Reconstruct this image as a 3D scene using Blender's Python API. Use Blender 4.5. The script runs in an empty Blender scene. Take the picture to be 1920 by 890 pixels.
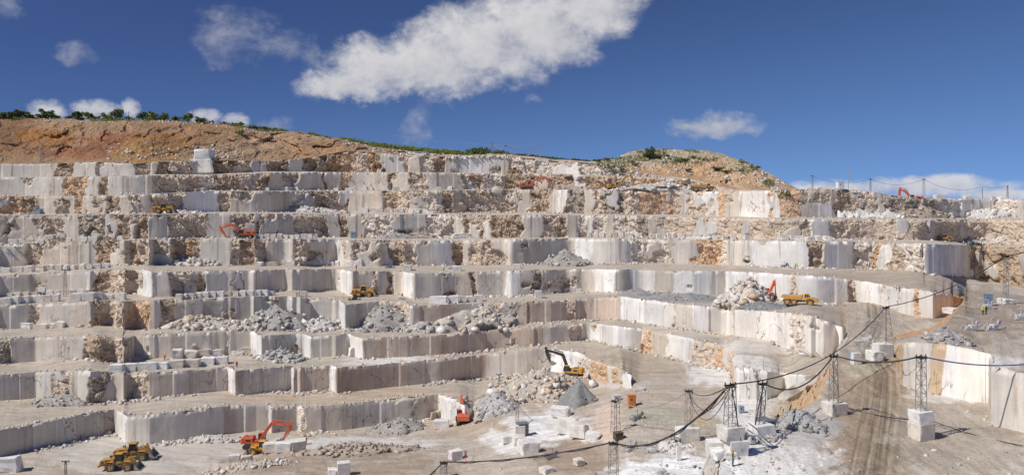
import bpy, bmesh, math, random
import numpy as np
from mathutils import Vector, Matrix, Euler
from mathutils.bvhtree import BVHTree
random.seed(7)
RNG = np.random.default_rng(11)
SC = bpy.context.scene
COL = SC.collection
R = math.radians

# ------------------------------------------------------------------ camera, sky, sun
F = 1507.0; HZ = 365.0; CX = 960.0; ZC = 61.5
cam = bpy.data.cameras.new('camera'); camo = bpy.data.objects.new('camera', cam); COL.objects.link(camo)
cam.sensor_width = 36; cam.lens = 36*F/1920; cam.shift_y = -(445-HZ)/1920
cam.clip_start = 1; cam.clip_end = 60000
camo.location = (0, 0, ZC); camo.rotation_euler = (R(90), 0, 0)
SC.camera = camo
SUN_EL, SUN_AZ = 50.0, 206.0      # azimuth of the sun, degrees counter-clockwise from +X
sd = Vector((math.cos(R(SUN_AZ))*math.cos(R(SUN_EL)), math.sin(R(SUN_AZ))*math.cos(R(SUN_EL)), math.sin(R(SUN_EL))))
sun = bpy.data.lights.new('sun', 'SUN'); sun.energy = 3.7; sun.angle = R(0.5); sun.color = (1, .955, .89)
suno = bpy.data.objects.new('sun', sun); COL.objects.link(suno)
suno.rotation_euler = sd.to_track_quat('Z', 'Y').to_euler(); suno.location = (-300, 0, 400)
SC.view_settings.view_transform = 'Standard'; SC.view_settings.look = 'None'
SC.view_settings.gamma = 1; SC.view_settings.use_curve_mapping = False
SC.view_settings.exposure = 0.16

W = bpy.data.worlds.new('World'); SC.world = W; W.use_nodes = True
nt = W.node_tree; nt.nodes.clear()
def mknode(t, kind, **kw):
    n = t.nodes.new(kind)
    for k, v in kw.items(): setattr(n, k, v)
    return n
def lnk(t, a, b): t.links.new(a, b)
def M2(t, op, a, b=None, clamp=False):
    n = t.nodes.new('ShaderNodeMath'); n.operation = op; n.use_clamp = clamp
    for i, q in enumerate((a, b)):
        if q is None: continue
        if isinstance(q, (int, float)): n.inputs[i].default_value = q
        else: t.links.new(q, n.inputs[i])
    return n.outputs[0]
def VM(t, op, a, b=None):
    n = t.nodes.new('ShaderNodeVectorMath'); n.operation = op
    for i, q in enumerate((a, b)):
        if q is None: continue
        if isinstance(q, (tuple, list)): n.inputs[i].default_value = q
        else: t.links.new(q, n.inputs[i])
    return n.outputs[0]
def mixc(t, f, a, b, blend='MIX'):
    n = t.nodes.new('ShaderNodeMix'); n.data_type = 'RGBA'; n.blend_type = blend
    for i, q in ((0, f), (6, a), (7, b)):
        if isinstance(q, (int, float)): n.inputs[i].default_value = q
        elif isinstance(q, (tuple, list)): n.inputs[i].default_value = (*q[:3], 1)
        else: t.links.new(q, n.inputs[i])
    return n.outputs[2]
def ramp(t, f, stops, interp='LINEAR'):
    n = t.nodes.new('ShaderNodeValToRGB'); n.color_ramp.interpolation = interp
    e = n.color_ramp.elements
    while len(e) < len(stops): e.new(.5)
    for q, (p, c) in zip(e, stops):
        q.position = p; q.color = (c, c, c, 1) if isinstance(c, (int, float)) else (*c[:3], 1)
    t.links.new(f, n.inputs[0]); return n.outputs[0]
def sstep(t, v, lo, hi):
    n = t.nodes.new('ShaderNodeMapRange'); n.interpolation_type = 'SMOOTHSTEP'
    t.links.new(v, n.inputs[0]); n.inputs[1].default_value = lo; n.inputs[2].default_value = hi
    return n.outputs[0]
def noise(t, vec, scale, detail=4, rough=.55, dist=0):
    n = t.nodes.new('ShaderNodeTexNoise'); n.inputs['Scale'].default_value = scale
    n.inputs['Detail'].default_value = detail; n.inputs['Roughness'].default_value = rough
    n.inputs['Distortion'].default_value = dist
    if vec is not None: t.links.new(vec, n.inputs['Vector'])
    return n.outputs['Fac']

def build_world():
    t = nt
    tc = t.nodes.new('ShaderNodeTexCoord'); d = tc.outputs['Generated']
    lift = VM(t, 'NORMALIZE', VM(t, 'ADD', VM(t, 'MULTIPLY', d, (1, 1, 1.5)), (0, 0, .17)))
    sky = t.nodes.new('ShaderNodeTexSky'); sky.sky_type = 'NISHITA'; sky.sun_disc = False
    sky.sun_elevation = R(SUN_EL); sky.sun_rotation = R(90-SUN_AZ)
    sky.altitude = 900; sky.air_density = 1.0; sky.dust_density = .25; sky.ozone_density = 2.5
    t.links.new(lift, sky.inputs[0])
    sp = t.nodes.new('ShaderNodeSeparateXYZ'); t.links.new(d, sp.inputs[0])
    az = M2(t, 'ARCTAN2', sp.outputs[0], sp.outputs[1]); el = M2(t, 'ARCSINE', sp.outputs[2])
    # the air is a deeper blue towards the left of the view, away from the horizon
    blue = mixc(t, sstep(t, M2(t, 'ADD', M2(t, 'MULTIPLY', az, .35), M2(t, 'MULTIPLY', el, -1.6)), -.52, .14),
                (.34, .40, .60), (.62, .74, .95))
    skyc = mixc(t, 1, sky.outputs[0], blue, 'MULTIPLY')
    # clouds as soft bodies on the sky, by azimuth and elevation
    E = [(640,160,85,34,1,0),(720,128,115,62,1.05,0),(810,118,130,72,1.15,0),(910,85,140,82,1.2,0),(1010,50,140,78,1.15,0),
         (1100,15,110,70,1.05,0),(1150,-25,80,60,1,0),
         (455,72,90,48,.62,0),(515,84,70,30,.5,0),(565,98,42,26,.5,0),(145,104,46,20,.42,0),(5,8,36,28,.5,0),
         (85,208,46,24,1,1),(180,206,60,22,1,1),(243,206,24,24,1,1),(385,218,34,18,.9,1),(440,224,34,16,.7,1),(510,232,54,18,.6,1),
         (1338,241,94,25,.78,0),(1350,218,28,12,.55,0),(990,186,14,14,.3,0),(788,230,26,40,.3,0),
         (1700,350,215,20,1.05,1),(1580,358,150,15,.9,1),(1770,342,110,15,1,1),(1880,364,110,12,.7,1)]
    cmb = t.nodes.new('ShaderNodeCombineXYZ'); t.links.new(az, cmb.inputs[0]); t.links.new(M2(t, 'MULTIPLY', el, 1.25), cmb.inputs[1])
    cv = cmb.outputs[0]
    n1 = noise(t, cv, 24, 10, .62, .3)
    n2 = noise(t, VM(t, 'ADD', cv, (3, 5, 1)), 75, 8, .62)
    wa = noise(t, VM(t, 'ADD', cv, (7, 1, 2)), 16, 6, .6); wb = noise(t, VM(t, 'ADD', cv, (1, 9, 4)), 16, 6, .6)
    azw = M2(t, 'ADD', az, M2(t, 'MULTIPLY', M2(t, 'SUBTRACT', wa, .5), .085)); elw = M2(t, 'ADD', el, M2(t, 'MULTIPLY', M2(t, 'SUBTRACT', wb, .5), .055))
    def field(ells, a_, e_):
        fld = None; top = None
        for px, py, rx, ry, dn, low in ells:
            a0 = math.atan((px-CX)/F); e0 = math.atan((HZ-py)/F*math.cos(a0))
            k_ = 1.02 if low and px < 600 else (1.14 if px > 600 and py < 180 else 1.22); ra = k_*rx/F*math.cos(a0)**2; re = k_*ry/F*math.cos(a0)
            u = M2(t, 'DIVIDE', M2(t, 'SUBTRACT', a_, a0), ra); v = M2(t, 'DIVIDE', M2(t, 'SUBTRACT', e_, e0), re)
            g = M2(t, 'SUBTRACT', 1, M2(t, 'ADD', M2(t, 'MULTIPLY', u, u), M2(t, 'MULTIPLY', v, v)))
            g = M2(t, 'MAXIMUM', g, -3)
            fld = g if fld is None else M2(t, 'MAXIMUM', fld, g)
            tt = M2(t, 'MULTIPLY', v, M2(t, 'MAXIMUM', g, 0)); top = tt if top is None else M2(t, 'ADD', top, tt)
        return fld, top
    det = M2(t, 'ADD', M2(t, 'MULTIPLY', M2(t, 'SUBTRACT', n1, .5), 2.2), M2(t, 'MULTIPLY', M2(t, 'SUBTRACT', n2, .5), 1.0))
    allc = skyc
    for ells, wz, gain, lo, hi, op, dark in (([e for e in E if e[4] < .7], 1, .8, .0, 1.8, .52, .8), ([e for e in E if e[4] >= .7 and not e[5] and e[0] > 1300], 1, 1.1, .1, 1.5, .74, .74),
                                       ([e for e in E if e[4] >= .7 and e[5]], .35, 1.3, .1, 1.4, .88, .88), ([e for e in E if e[4] >= .7 and not e[5] and e[0] < 1300], 1, 1.85, .0, 1.7, .96, .86)):
        if wz == 1: fld, top = field(ells, azw, elw)
        else: fld, top = field(ells, M2(t, 'ADD', az, M2(t, 'MULTIPLY', M2(t, 'SUBTRACT', wa, .5), .03)), M2(t, 'ADD', el, M2(t, 'MULTIPLY', M2(t, 'SUBTRACT', wb, .5), .012)))
        f = M2(t, 'ADD', M2(t, 'MULTIPLY', fld, gain), det)
        mask = M2(t, 'MULTIPLY', M2(t, 'MULTIPLY', sstep(t, f, lo, hi), op), sstep(t, fld, -.9, .25))
        sh = sstep(t, M2(t, 'ADD', M2(t, 'MULTIPLY', top, .38), M2(t, 'MULTIPLY', M2(t, 'SUBTRACT', n1, .5), 2.2)), -.85, .9)
        cc = mixc(t, sh, (.62*dark, .63*dark, .70*dark), (.97*dark, .955*dark, .96*dark))
        allc = mixc(t, mask, allc, mixc(t, 1, cc, (CLOUD, CLOUD, CLOUD), 'MULTIPLY'))
    bg = t.nodes.new('ShaderNodeBackground'); bg.inputs['Strength'].default_value = SKYS
    t.links.new(allc, bg.inputs[0])
    out = t.nodes.new('ShaderNodeOutputWorld'); t.links.new(bg.outputs[0], out.inputs[0])
SKYS = 0.105; CLOUD = 7.6
build_world()

# ------------------------------------------------------------------ noise in numpy
def h2(ix, iy, s):
    n = np.sin(ix*127.1 + iy*311.7 + s*74.7)*43758.5453
    return n - np.floor(n)
def vn(x, y, s=0):
    xi = np.floor(x); yi = np.floor(y); fx = x-xi; fy = y-yi
    fx = fx*fx*(3-2*fx); fy = fy*fy*(3-2*fy)
    a = h2(xi, yi, s); b = h2(xi+1, yi, s); c = h2(xi, yi+1, s); d = h2(xi+1, yi+1, s)
    return (a*(1-fx)+b*fx)*(1-fy) + (c*(1-fx)+d*fx)*fy
def fbm(x, y, s=0, o=4):
    r = 0; a = .5; t = 0
    for i in range(o):
        r = r + a*vn(x, y, s+i*13.3); t += a; a *= .5; x = x*2.03+7.1; y = y*2.03+3.7
    return r/t
def voro(x, y, s=0):
    xi = np.floor(x); yi = np.floor(y); best = np.full(x.shape, 9.); A = np.zeros(x.shape); DX = A.copy(); DY = A.copy(); I = A.copy(); J = A.copy()
    for i in (-1, 0, 1):
        for j in (-1, 0, 1):
            cx = xi+i; cy = yi+j
            dx = cx+h2(cx, cy, s)-x; dy = cy+h2(cx, cy, s+5)-y; d = dx*dx+dy*dy
            m = d < best
            best = np.where(m, d, best); DX = np.where(m, dx, DX); DY = np.where(m, dy, DY); I = np.where(m, cx, I); J = np.where(m, cy, J)
    return np.sqrt(best), DX, DY, h2(I, J, s+9), h2(I, J, s+17), h2(I, J, s+23)
def smooth01(x, a, b):
    t = np.clip((x-a)/(b-a), 0, 1); return t*t*(3-2*t)

# ------------------------------------------------------------------ materials
def newmat(name):
    m = bpy.data.materials.new(name); m.use_nodes = True; t = m.node_tree
    b = t.nodes['Principled BSDF']; b.inputs['Specular IOR Level'].default_value = .25; b.inputs['Roughness'].default_value = .85
    return m, t, b
def bump(t, b, h, strength, dist):
    n = t.nodes.new('ShaderNodeBump'); n.inputs['Strength'].default_value = strength if isinstance(strength, (int, float)) else 1
    if not isinstance(strength, (int, float)): t.links.new(strength, n.inputs['Strength'])
    n.inputs['Distance'].default_value = dist; t.links.new(h, n.inputs['Height']); t.links.new(n.outputs[0], b.inputs['Normal'])
def rock_mat():
    m, t, b = newmat('quarried_marble')
    at = mknode(t, 'ShaderNodeAttribute', attribute_name='tint').outputs['Color']
    rg = mknode(t, 'ShaderNodeAttribute', attribute_name='rough').outputs['Fac']
    uv = t.nodes.new('ShaderNodeUVMap').outputs[0]; uv_out = uv
    ob = t.nodes.new('ShaderNodeTexCoord').outputs['Object']
    s1 = noise(t, VM(t, 'MULTIPLY', uv, (1.3, .07, 1)), 1, 6, .62)
    s2 = noise(t, VM(t, 'MULTIPLY', uv, (.33, .028, 1)), 1, 5, .6)
    s3 = noise(t, ob, .12, 5, .6); s4 = noise(t, ob, .9, 9, .68); s5 = noise(t, ob, 3.5, 6, .7)
    # sawn face: vertical runs, rust stains, cloudy marble
    c = mixc(t, 1, at, ramp(t, s1, [(.25, .82), (.5, 1.0), (.75, 1.10)]), 'MULTIPLY')
    c = mixc(t, M2(t, 'MULTIPLY', sstep(t, s2, .57, .66), .6), c, (.37, .275, .20))
    c = mixc(t, M2(t, 'MULTIPLY', sstep(t, s2, .42, .30), .35), c, (.68, .66, .63))
    c = mixc(t, 1, c, ramp(t, s3, [(.3, .84), (.7, 1.13)]), 'MULTIPLY')
    c = mixc(t, 1, c, ramp(t, s5, [(.2, .90), (.8, 1.08)]), 'MULTIPLY')
    # joints and hairline cracks running through the face
    k1 = noise(t, VM(t, 'MULTIPLY', uv, (.11, .075, 1)), 1, 5, .5, .15); k2 = noise(t, VM(t, 'ADD', VM(t, 'MULTIPLY', uv, (.05, .05, 1)), (9, 4, 0)), 1, 2, .5)
    k3 = noise(t, VM(t, 'ADD', VM(t, 'MULTIPLY', uv, (.22, .035, 1)), (3, 7, 0)), 1, 4, .5, .1)
    def hair(n_, wd): return sstep(t, M2(t, 'ABSOLUTE', M2(t, 'SUBTRACT', n_, .5)), wd, wd*.25)
    ck = M2(t, 'MULTIPLY', M2(t, 'MAXIMUM', hair(k1, .0055), M2(t, 'MULTIPLY', hair(k3, .006), .8)), sstep(t, k2, .52, .60))
    c = mixc(t, M2(t, 'MULTIPLY', ck, .78), c, (.13, .10, .075))
    # broken rock: mixed pale, tan and dark seams
    r = mixc(t, 1, at, ramp(t, s4, [(.22, (.34, .26, .19)), (.42, (.82, .76, .68)), (.55, (1.12, 1.08, 1.02)), (.8, (1.42, 1.42, 1.42))]), 'MULTIPLY')
    r = mixc(t, 1, r, ramp(t, s5, [(.25, .62), (.5, 1.0), (.75, 1.2)]), 'MULTIPLY')
    fin = mixc(t, rg, c, r)
    t.links.new(fin, b.inputs['Base Color'])
    hh = M2(t, 'ADD', M2(t, 'MULTIPLY', s5, .4), s4)
    bump(t, b, hh, M2(t, 'ADD', M2(t, 'MULTIPLY', rg, .9), .10), .5)
    return m
def ground_mat():
    m, t, b = newmat('quarry_ground')
    at = mknode(t, 'ShaderNodeAttribute', attribute_name='tint').outputs['Color']
    rg = mknode(t, 'ShaderNodeAttribute', attribute_name='rough').outputs['Fac']
    uv = t.nodes.new('ShaderNodeUVMap').outputs[0]
    ob = t.nodes.new('ShaderNodeTexCoord').outputs['Object']
    s1 = noise(t, uv, .55, 8, .65, .4); s2 = noise(t, ob, .13, 7, .62, .5); s3 = noise(t, ob, 1.7, 8, .7); s6 = noise(t, uv, 1.9, 5, .6)
    c = mixc(t, 1, at, ramp(t, s1, [(.28, .70), (.5, 1.0), (.72, 1.25)]), 'MULTIPLY')
    c = mixc(t, M2(t, 'MULTIPLY', sstep(t, s2, .54, .68), .36), c, (.62, .58, .53))
    c = mixc(t, M2(t, 'MULTIPLY', sstep(t, s2, .46, .32), .42), c, (.26, .21, .155))
    c = mixc(t, M2(t, 'MULTIPLY', sstep(t, s6, .62, .74), .28), c, (.66, .62, .57))
    c = mixc(t, 1, c, ramp(t, s3, [(.25, .72), (.5, 1.0), (.75, 1.22)]), 'MULTIPLY')
    t.links.new(c, b.inputs['Base Color'])
    bump(t, b, M2(t, 'ADD', s3, M2(t, 'MULTIPLY', s1, .8)), M2(t, 'ADD', M2(t, 'MULTIPLY', rg, .6), .35), .35)
    b.inputs['Roughness'].default_value = .9
    return m
def stone_mat():
    m, t, b = newmat('broken_stone')
    at = mknode(t, 'ShaderNodeAttribute', attribute_name='tint').outputs['Color']
    ob = t.nodes.new('ShaderNodeTexCoord').outputs['Object']
    s = noise(t, ob, 1.6, 8, .7); s2 = noise(t, ob, 6, 4, .6)
    c = mixc(t, 1, at, ramp(t, s, [(.25, .62), (.5, 1), (.78, 1.3)]), 'MULTIPLY')
    t.links.new(c, b.inputs['Base Color']); bump(t, b, M2(t, 'ADD', s, M2(t, 'MULTIPLY', s2, .3)), .6, .25)
    return m
def block_mat():
    m, t, b = newmat('marble_block')
    ob = t.nodes.new('ShaderNodeTexCoord').outputs['Object']
    rnd = t.nodes.new('ShaderNodeObjectInfo').outputs['Random']
    off = t.nodes.new('ShaderNodeCombineXYZ'); t.links.new(M2(t, 'MULTIPLY', rnd, 50), off.inputs[0])
    v = VM(t, 'ADD', ob, off.outputs[0])
    s = noise(t, v, 1.6, 8, .66); s2 = noise(t, v, 7, 6, .65); s3 = noise(t, VM(t, 'MULTIPLY', v, (6, 6, .6)), 1, 4, .6)
    base = ramp(t, rnd, [(0, (.76, .73, .68)), (.3, (.84, .82, .78)), (.6, (.74, .69, .62)), (.85, (.80, .76, .69)), (1, (.68, .58, .46))])
    c = mixc(t, 1, base, ramp(t, s, [(.25, .62), (.55, 1.02), (.8, 1.14)]), 'MULTIPLY')
    c = mixc(t, 1, c, ramp(t, s3, [(.25, .88), (.6, 1.03)]), 'MULTIPLY')
    c = mixc(t, M2(t, 'MULTIPLY', sstep(t, s, .60, .72), .45), c, (.46, .32, .19))
    t.links.new(c, b.inputs['Base Color']); bump(t, b, M2(t, 'ADD', s2, s), .4, .12)
    return m
def simple_mat(name, col, rough=.5, metal=0, dirt=.35, dcol=(.42, .37, .31), scale=1.3, spec=.4):
    m, t, b = newmat(name)
    ob = t.nodes.new('ShaderNodeTexCoord').outputs['Object']
    s = noise(t, ob, scale, 7, .65); s2 = noise(t, ob, scale*6, 4, .6)
    c = mixc(t, M2(t, 'MULTIPLY', sstep(t, s, .42, .72), dirt), col, dcol)
    c = mixc(t, 1, c, ramp(t, s2, [(.25, .82), (.7, 1.1)]), 'MULTIPLY')
    t.links.new(c, b.inputs['Base Color']); b.inputs['Metallic'].default_value = metal
    t.links.new(ramp(t, s, [(.3, rough), (.7, min(1, rough+.3))]), b.inputs['Roughness'])
    b.inputs['Specular IOR Level'].default_value = spec
    return m
def leaf_mat(name, c1, c2):
    m, t, b = newmat(name)
    ob = t.nodes.new('ShaderNodeTexCoord').outputs['Object']
    rnd = t.nodes.new('ShaderNodeObjectInfo').outputs['Random']
    s = noise(t, ob, .7, 4, .6)
    f = M2(t, 'ADD', M2(t, 'MULTIPLY', s, .7), M2(t, 'MULTIPLY', rnd, .5))
    t.links.new(mixc(t, sstep(t, f, .25, .9), c1, c2), b.inputs['Base Color'])
    b.inputs['Transmission Weight'].default_value = 0; b.inputs['Roughness'].default_value = .7
    return m
MAT = dict(rock=rock_mat(), ground=ground_mat(), stone=stone_mat(), block=block_mat(),
    orange=simple_mat('orange_paint', (.68, .12, .035), .5, 0, .38),
    yellow=simple_mat('yellow_paint', (.68, .35, .04), .5, 0, .42),
    ochre=simple_mat('dusty_ochre_paint', (.50, .27, .055), .5, 0, .42),
    black=simple_mat('black_steel', (.03, .03, .032), .6, 0, .25),
    grey=simple_mat('grey_steel', (.30, .31, .33), .5, .3, .3),
    pale=simple_mat('dusty_pale_steel', (.62, .61, .60), .6, .1, .3),
    galv=simple_mat('galvanised_steel', (.40, .385, .36), .55, .25, .35, (.30, .20, .13)),
    tyre=simple_mat('dusty_rubber', (.09, .08, .07), .9, 0, .75, (.34, .29, .24)),
    glass=simple_mat('cab_glass', (.025, .035, .04), .12, 0, .2, (.2, .2, .2), spec=.6),
    bluebox=simple_mat('blue_grey_paint', (.28, .36, .47), .5, 0, .3),
    darkbox=simple_mat('slate_paint', (.13, .16, .20), .5, 0, .3),
    cabin=simple_mat('orange_cabin_paint', (.62, .23, .05), .6, 0, .3),
    red=simple_mat('red_paint', (.65, .02, .03), .5, 0, .1),
    white=simple_mat('white_paint', (.78, .78, .77), .5, 0, .2),
    purple=simple_mat('blue_sign_paint', (.30, .26, .45), .5, 0, .2),
    cable=simple_mat('cable_rubber', (.035, .036, .045), .6, 0, .35, (.2, .19, .18)),
    bcable=simple_mat('blue_cable', (.10, .12, .32), .6, 0, .2),
    bark=simple_mat('bark', (.10, .075, .05), .9, 0, .3),
    skin=simple_mat('skin', (.50, .30, .21), .6, 0, 0),
    jeans=simple_mat('blue_work_trousers', (.10, .15, .24), .8, 0, .3),
    dark=simple_mat('dark_cloth', (.05, .06, .06), .8, 0, .3),
    hivis=simple_mat('yellow_vest_cloth', (.58, .72, .06), .7, 0, .05),
    redc=simple_mat('red_cloth', (.70, .04, .03), .7, 0, .05),
    orangec=simple_mat('orange_helmet', (.85, .16, .03), .4, 0, .05),
    bucket=simple_mat('worn_bucket_steel', (.36, .34, .32), .45, .4, .5, (.5, .47, .43)),
    leafa=leaf_mat('leaf_dark', (.065, .095, .03), (.15, .19, .06)),
    leafb=leaf_mat('leaf_spring', (.12, .16, .03), (.24, .28, .06)),
    leafc=leaf_mat('leaf_scrub', (.09, .12, .05), (.18, .20, .09)),
    water=simple_mat('muddy_water', (.36, .36, .27), .12, 0, .3, (.40, .37, .29), .2, .5),
)

# ------------------------------------------------------------------ object helpers
def mesh_obj(name, v, f, mat, parent=None, smooth=False):
    me = bpy.data.meshes.new(name); me.from_pydata([tuple(p) for p in v], [], [tuple(q) for q in f]); me.update()
    if smooth: me.polygons.foreach_set('use_smooth', [True]*len(me.polygons))
    o = bpy.data.objects.new(name, me); COL.objects.link(o)
    if mat is not None: me.materials.append(MAT[mat] if isinstance(mat, str) else mat)
    if parent: o.parent = parent
    return o
def tag(o, label=None, cat=None, group=None, kind=None):
    if label: o['label'] = label
    if cat: o['category'] = cat
    if group: o['group'] = group
    if kind: o['kind'] = kind
    return o
def empty(name, loc, rz=0, s=1):
    o = bpy.data.objects.new(name, None); COL.objects.link(o); o.location = loc; o.rotation_euler = (0, 0, rz)
    o.scale = (s, s, s); o.empty_display_size = .5; return o
def copy_tree(o, parent=None):
    c = o.copy(); COL.objects.link(c)
    if parent: c.parent = parent
    for k in list(o.children): copy_tree(k, c)
    return c
class MB:
    def __init__(s): s.v = []; s.f = []
    def add(s, v, f):
        n = len(s.v); s.v += [tuple(p) for p in v]; s.f += [tuple(i+n for i in q) for q in f]; return s
    def box(s, c, d, rz=0, tx=1, ty=1):
        x, y, z = d[0]/2, d[1]/2, d[2]/2; cr, sr = math.cos(rz), math.sin(rz); vs = []
        for k, (a, b, e) in enumerate([(-1,-1,-1),(1,-1,-1),(1,1,-1),(-1,1,-1),(-1,-1,1),(1,-1,1),(1,1,1),(-1,1,1)]):
            px, py = a*x*(tx if e > 0 else 1), b*y*(ty if e > 0 else 1)
            vs.append((c[0]+px*cr-py*sr, c[1]+px*sr+py*cr, c[2]+e*z))
        return s.add(vs, [(0,3,2,1),(4,5,6,7),(0,1,5,4),(1,2,6,5),(2,3,7,6),(3,0,4,7)])
    def prism(s, poly, y0, y1):
        n = len(poly); vs = [(x, y0, z) for x, z in poly]+[(x, y1, z) for x, z in poly]
        fs = [tuple(range(n)), tuple(range(2*n-1, n-1, -1))]+[(i, n+i, n+(i+1) % n, (i+1) % n) for i in range(n)]
        return s.add(vs, fs)
    def limb(s, pts, ws, y0, y1):
        n = len(pts); up = []; dn = []
        for i in range(n):
            a = pts[max(0, i-1)]; b = pts[min(n-1, i+1)]; dx, dz = b[0]-a[0], b[1]-a[1]; l = math.hypot(dx, dz) or 1
            nx, nz = -dz/l, dx/l
            up.append((pts[i][0]+nx*ws[i]/2, pts[i][1]+nz*ws[i]/2)); dn.append((pts[i][0]-nx*ws[i]/2, pts[i][1]-nz*ws[i]/2))
        vs = []; fs = []
        for y in (y0, y1): vs += [(x, y, z) for x, z in up]+[(x, y, z) for x, z in dn]
        for i in range(n-1):
            fs += [(i, i+1, n+i+1, n+i), (2*n+i, 3*n+i, 3*n+i+1, 2*n+i+1), (i, 2*n+i, 2*n+i+1, i+1), (n+i, n+i+1, 3*n+i+1, 3*n+i)]
        fs += [(0, n, 3*n, 2*n), (n-1, 3*n-1, 4*n-1, 2*n-1)]
        return s.add(vs, fs)
    def tube(s, pts, r, n=6):
        pts = [Vector(p) for p in pts]; rs = r if isinstance(r, (list, tuple)) else [r]*len(pts); vs = []; fs = []
        for i, p in enumerate(pts):
            d = (pts[min(i+1, len(pts)-1)]-pts[max(i-1, 0)]).normalized()
            a = d.orthogonal().normalized() if i == 0 else (prev-d*prev.dot(d)).normalized()
            prev = a; b = d.cross(a)
            for k in range(n):
                t = 2*math.pi*k/n; vs.append(p+(a*math.cos(t)+b*math.sin(t))*rs[i])
        for i in range(len(pts)-1):
            for k in range(n): fs.append((i*n+k, i*n+(k+1) % n, (i+1)*n+(k+1) % n, (i+1)*n+k))
        fs += [tuple(range(n-1, -1, -1)), tuple(range((len(pts)-1)*n, len(pts)*n))]
        return s.add(vs, fs)
    def lathe_y(s, c, prof, n=20):
        # profile of (y, radius) spun round the y axis through c
        vs = []; fs = []; m = len(prof)
        for k in range(n):
            t = 2*math.pi*k/n
            for y, r in prof: vs.append((c[0]+r*math.cos(t), c[1]+y, c[2]+r*math.sin(t)))
        for k in range(n):
            for i in range(m-1):
                fs.append((k*m+i, k*m+i+1, ((k+1) % n)*m+i+1, ((k+1) % n)*m+i))
        return s.add(vs, fs)
    def lathe_z(s, c, prof, n=12):
        vs = []; fs = []; m = len(prof)
        for k in range(n):
            t = 2*math.pi*k/n
            for z, r in prof: vs.append((c[0]+r*math.cos(t), c[1]+r*math.sin(t), c[2]+z))
        for k in range(n):
            for i in range(m-1):
                fs.append((k*m+i, ((k+1) % n)*m+i, ((k+1) % n)*m+i+1, k*m+i+1))
        return s.add(vs, fs)
    def build(s, name, mat, parent=None, smooth=False, bevel=0):
        o = mesh_obj(name, s.v, s.f, mat, parent, smooth)
        if bevel:
            b = o.modifiers.new('bevel', 'BEVEL'); b.width = bevel; b.segments = 2; b.limit_method = 'ANGLE'
        return o

TERRAIN = []      # (verts, faces) for ground queries
def grid_obj(name, P, mat, tint, rough, uv, smooth=None, terrain=True):
    nr, nc = P.shape[:2]
    me = bpy.data.meshes.new(name); nv = nr*nc; nf = (nr-1)*(nc-1)
    me.vertices.add(nv); me.vertices.foreach_set('co', P.reshape(-1).astype(np.float32))
    i = np.arange(nr-1)[:, None]*nc+np.arange(nc-1)[None, :]
    q = np.stack([i, i+1, i+nc+1, i+nc], -1).reshape(-1, 4)
    me.loops.add(nf*4); me.loops.foreach_set('vertex_index', q.reshape(-1).astype(np.int32))
    me.polygons.add(nf); me.polygons.foreach_set('loop_start', np.arange(0, nf*4, 4).astype(np.int32))
    me.polygons.foreach_set('loop_total', np.full(nf, 4, np.int32))
    if smooth is None: sm = np.ones(nf, bool)
    else: sm = (smooth[:-1, :-1] > .5).reshape(-1)
    me.polygons.foreach_set('use_smooth', sm)
    me.update(calc_edges=True)
    a = me.attributes.new('tint', 'FLOAT_COLOR', 'POINT')
    a.data.foreach_set('color', np.concatenate([np.broadcast_to(tint, (nr, nc, 3)), np.ones((nr, nc, 1))], -1).reshape(-1).astype(np.float32))
    a = me.attributes.new('rough', 'FLOAT', 'POINT'); a.data.foreach_set('value', np.broadcast_to(rough, (nr, nc)).reshape(-1).astype(np.float32))
    u = me.uv_layers.new(name='UVMap'); u.data.foreach_set('uv', uv.reshape(-1, 2)[q.reshape(-1)].reshape(-1).astype(np.float32))
    me.materials.append(MAT[mat]); o = bpy.data.objects.new(name, me); COL.objects.link(o)
    if terrain: TERRAIN.append((P.reshape(-1, 3), q))
    o['kind'] = 'structure'
    return o
def wp(px, py, D): return np.stack([(px-CX)/F*D, D, ZC-(py-HZ)/F*D], -1)

# ------------------------------------------------------------------ benches of the quarry
# each line: (picture x, top y, base y), read off the photograph and turned into a plan by the level of the bench
L = [7.8*k for k in range(11)]
FORE = {   # ground height of the pit floor and the ramp (x: [(y, z)...])
 -400: [(0, 0), (999, 0)], 380: [(0, 0), (886, 0), (900, 2.2), (960, 3)], 470: [(0, 0), (856, 0), (868, 2.8), (960, 4)],
 560: [(0, 0), (834, 0), (848, 3), (900, 4.2), (960, 5)], 640: [(0, 0), (824, 0), (840, 2.8), (890, 4.6), (960, 6)],
 740: [(0, 0), (812, 0.2), (828, 2.8), (890, 5.8), (960, 7)], 825: [(0, 0), (780, 0), (800, 1.5), (830, 4), (890, 7), (960, 8)],
 880: [(0, 4), (763, 4), (790, 3.2), (820, 5), (890, 8), (960, 9)], 920: [(0, 7), (762, 7), (800, 6.4), (890, 9), (960, 10)],
 960: [(0, 7.8), (748, 7.8), (800, 8.5), (890, 10.5), (960, 11)], 1033: [(0, 8.2), (730, 8.2), (780, 9.5), (890, 12), (960, 12)],
 1110: [(0, 9.8), (728, 9.8), (750, 10.5), (790, 12), (890, 13.5), (960, 14)], 1150: [(0, 11.4), (728, 11.4), (745, 12.8), (800, 14), (890, 14.6), (960, 15)],
 1185: [(0, 15.6), (960, 15.6)], 1440: [(0, 15.6), (960, 15.6)], 1520: [(0, 23.2), (732, 23.2), (752, 17), (960, 15.6)], 2200: [(0, 23.4), (960, 23.4)]}
def fore_z(px, py):
    return sum(fore_z0(px+o, py) for o in (-24, -12, 0, 12, 24))/5
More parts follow.
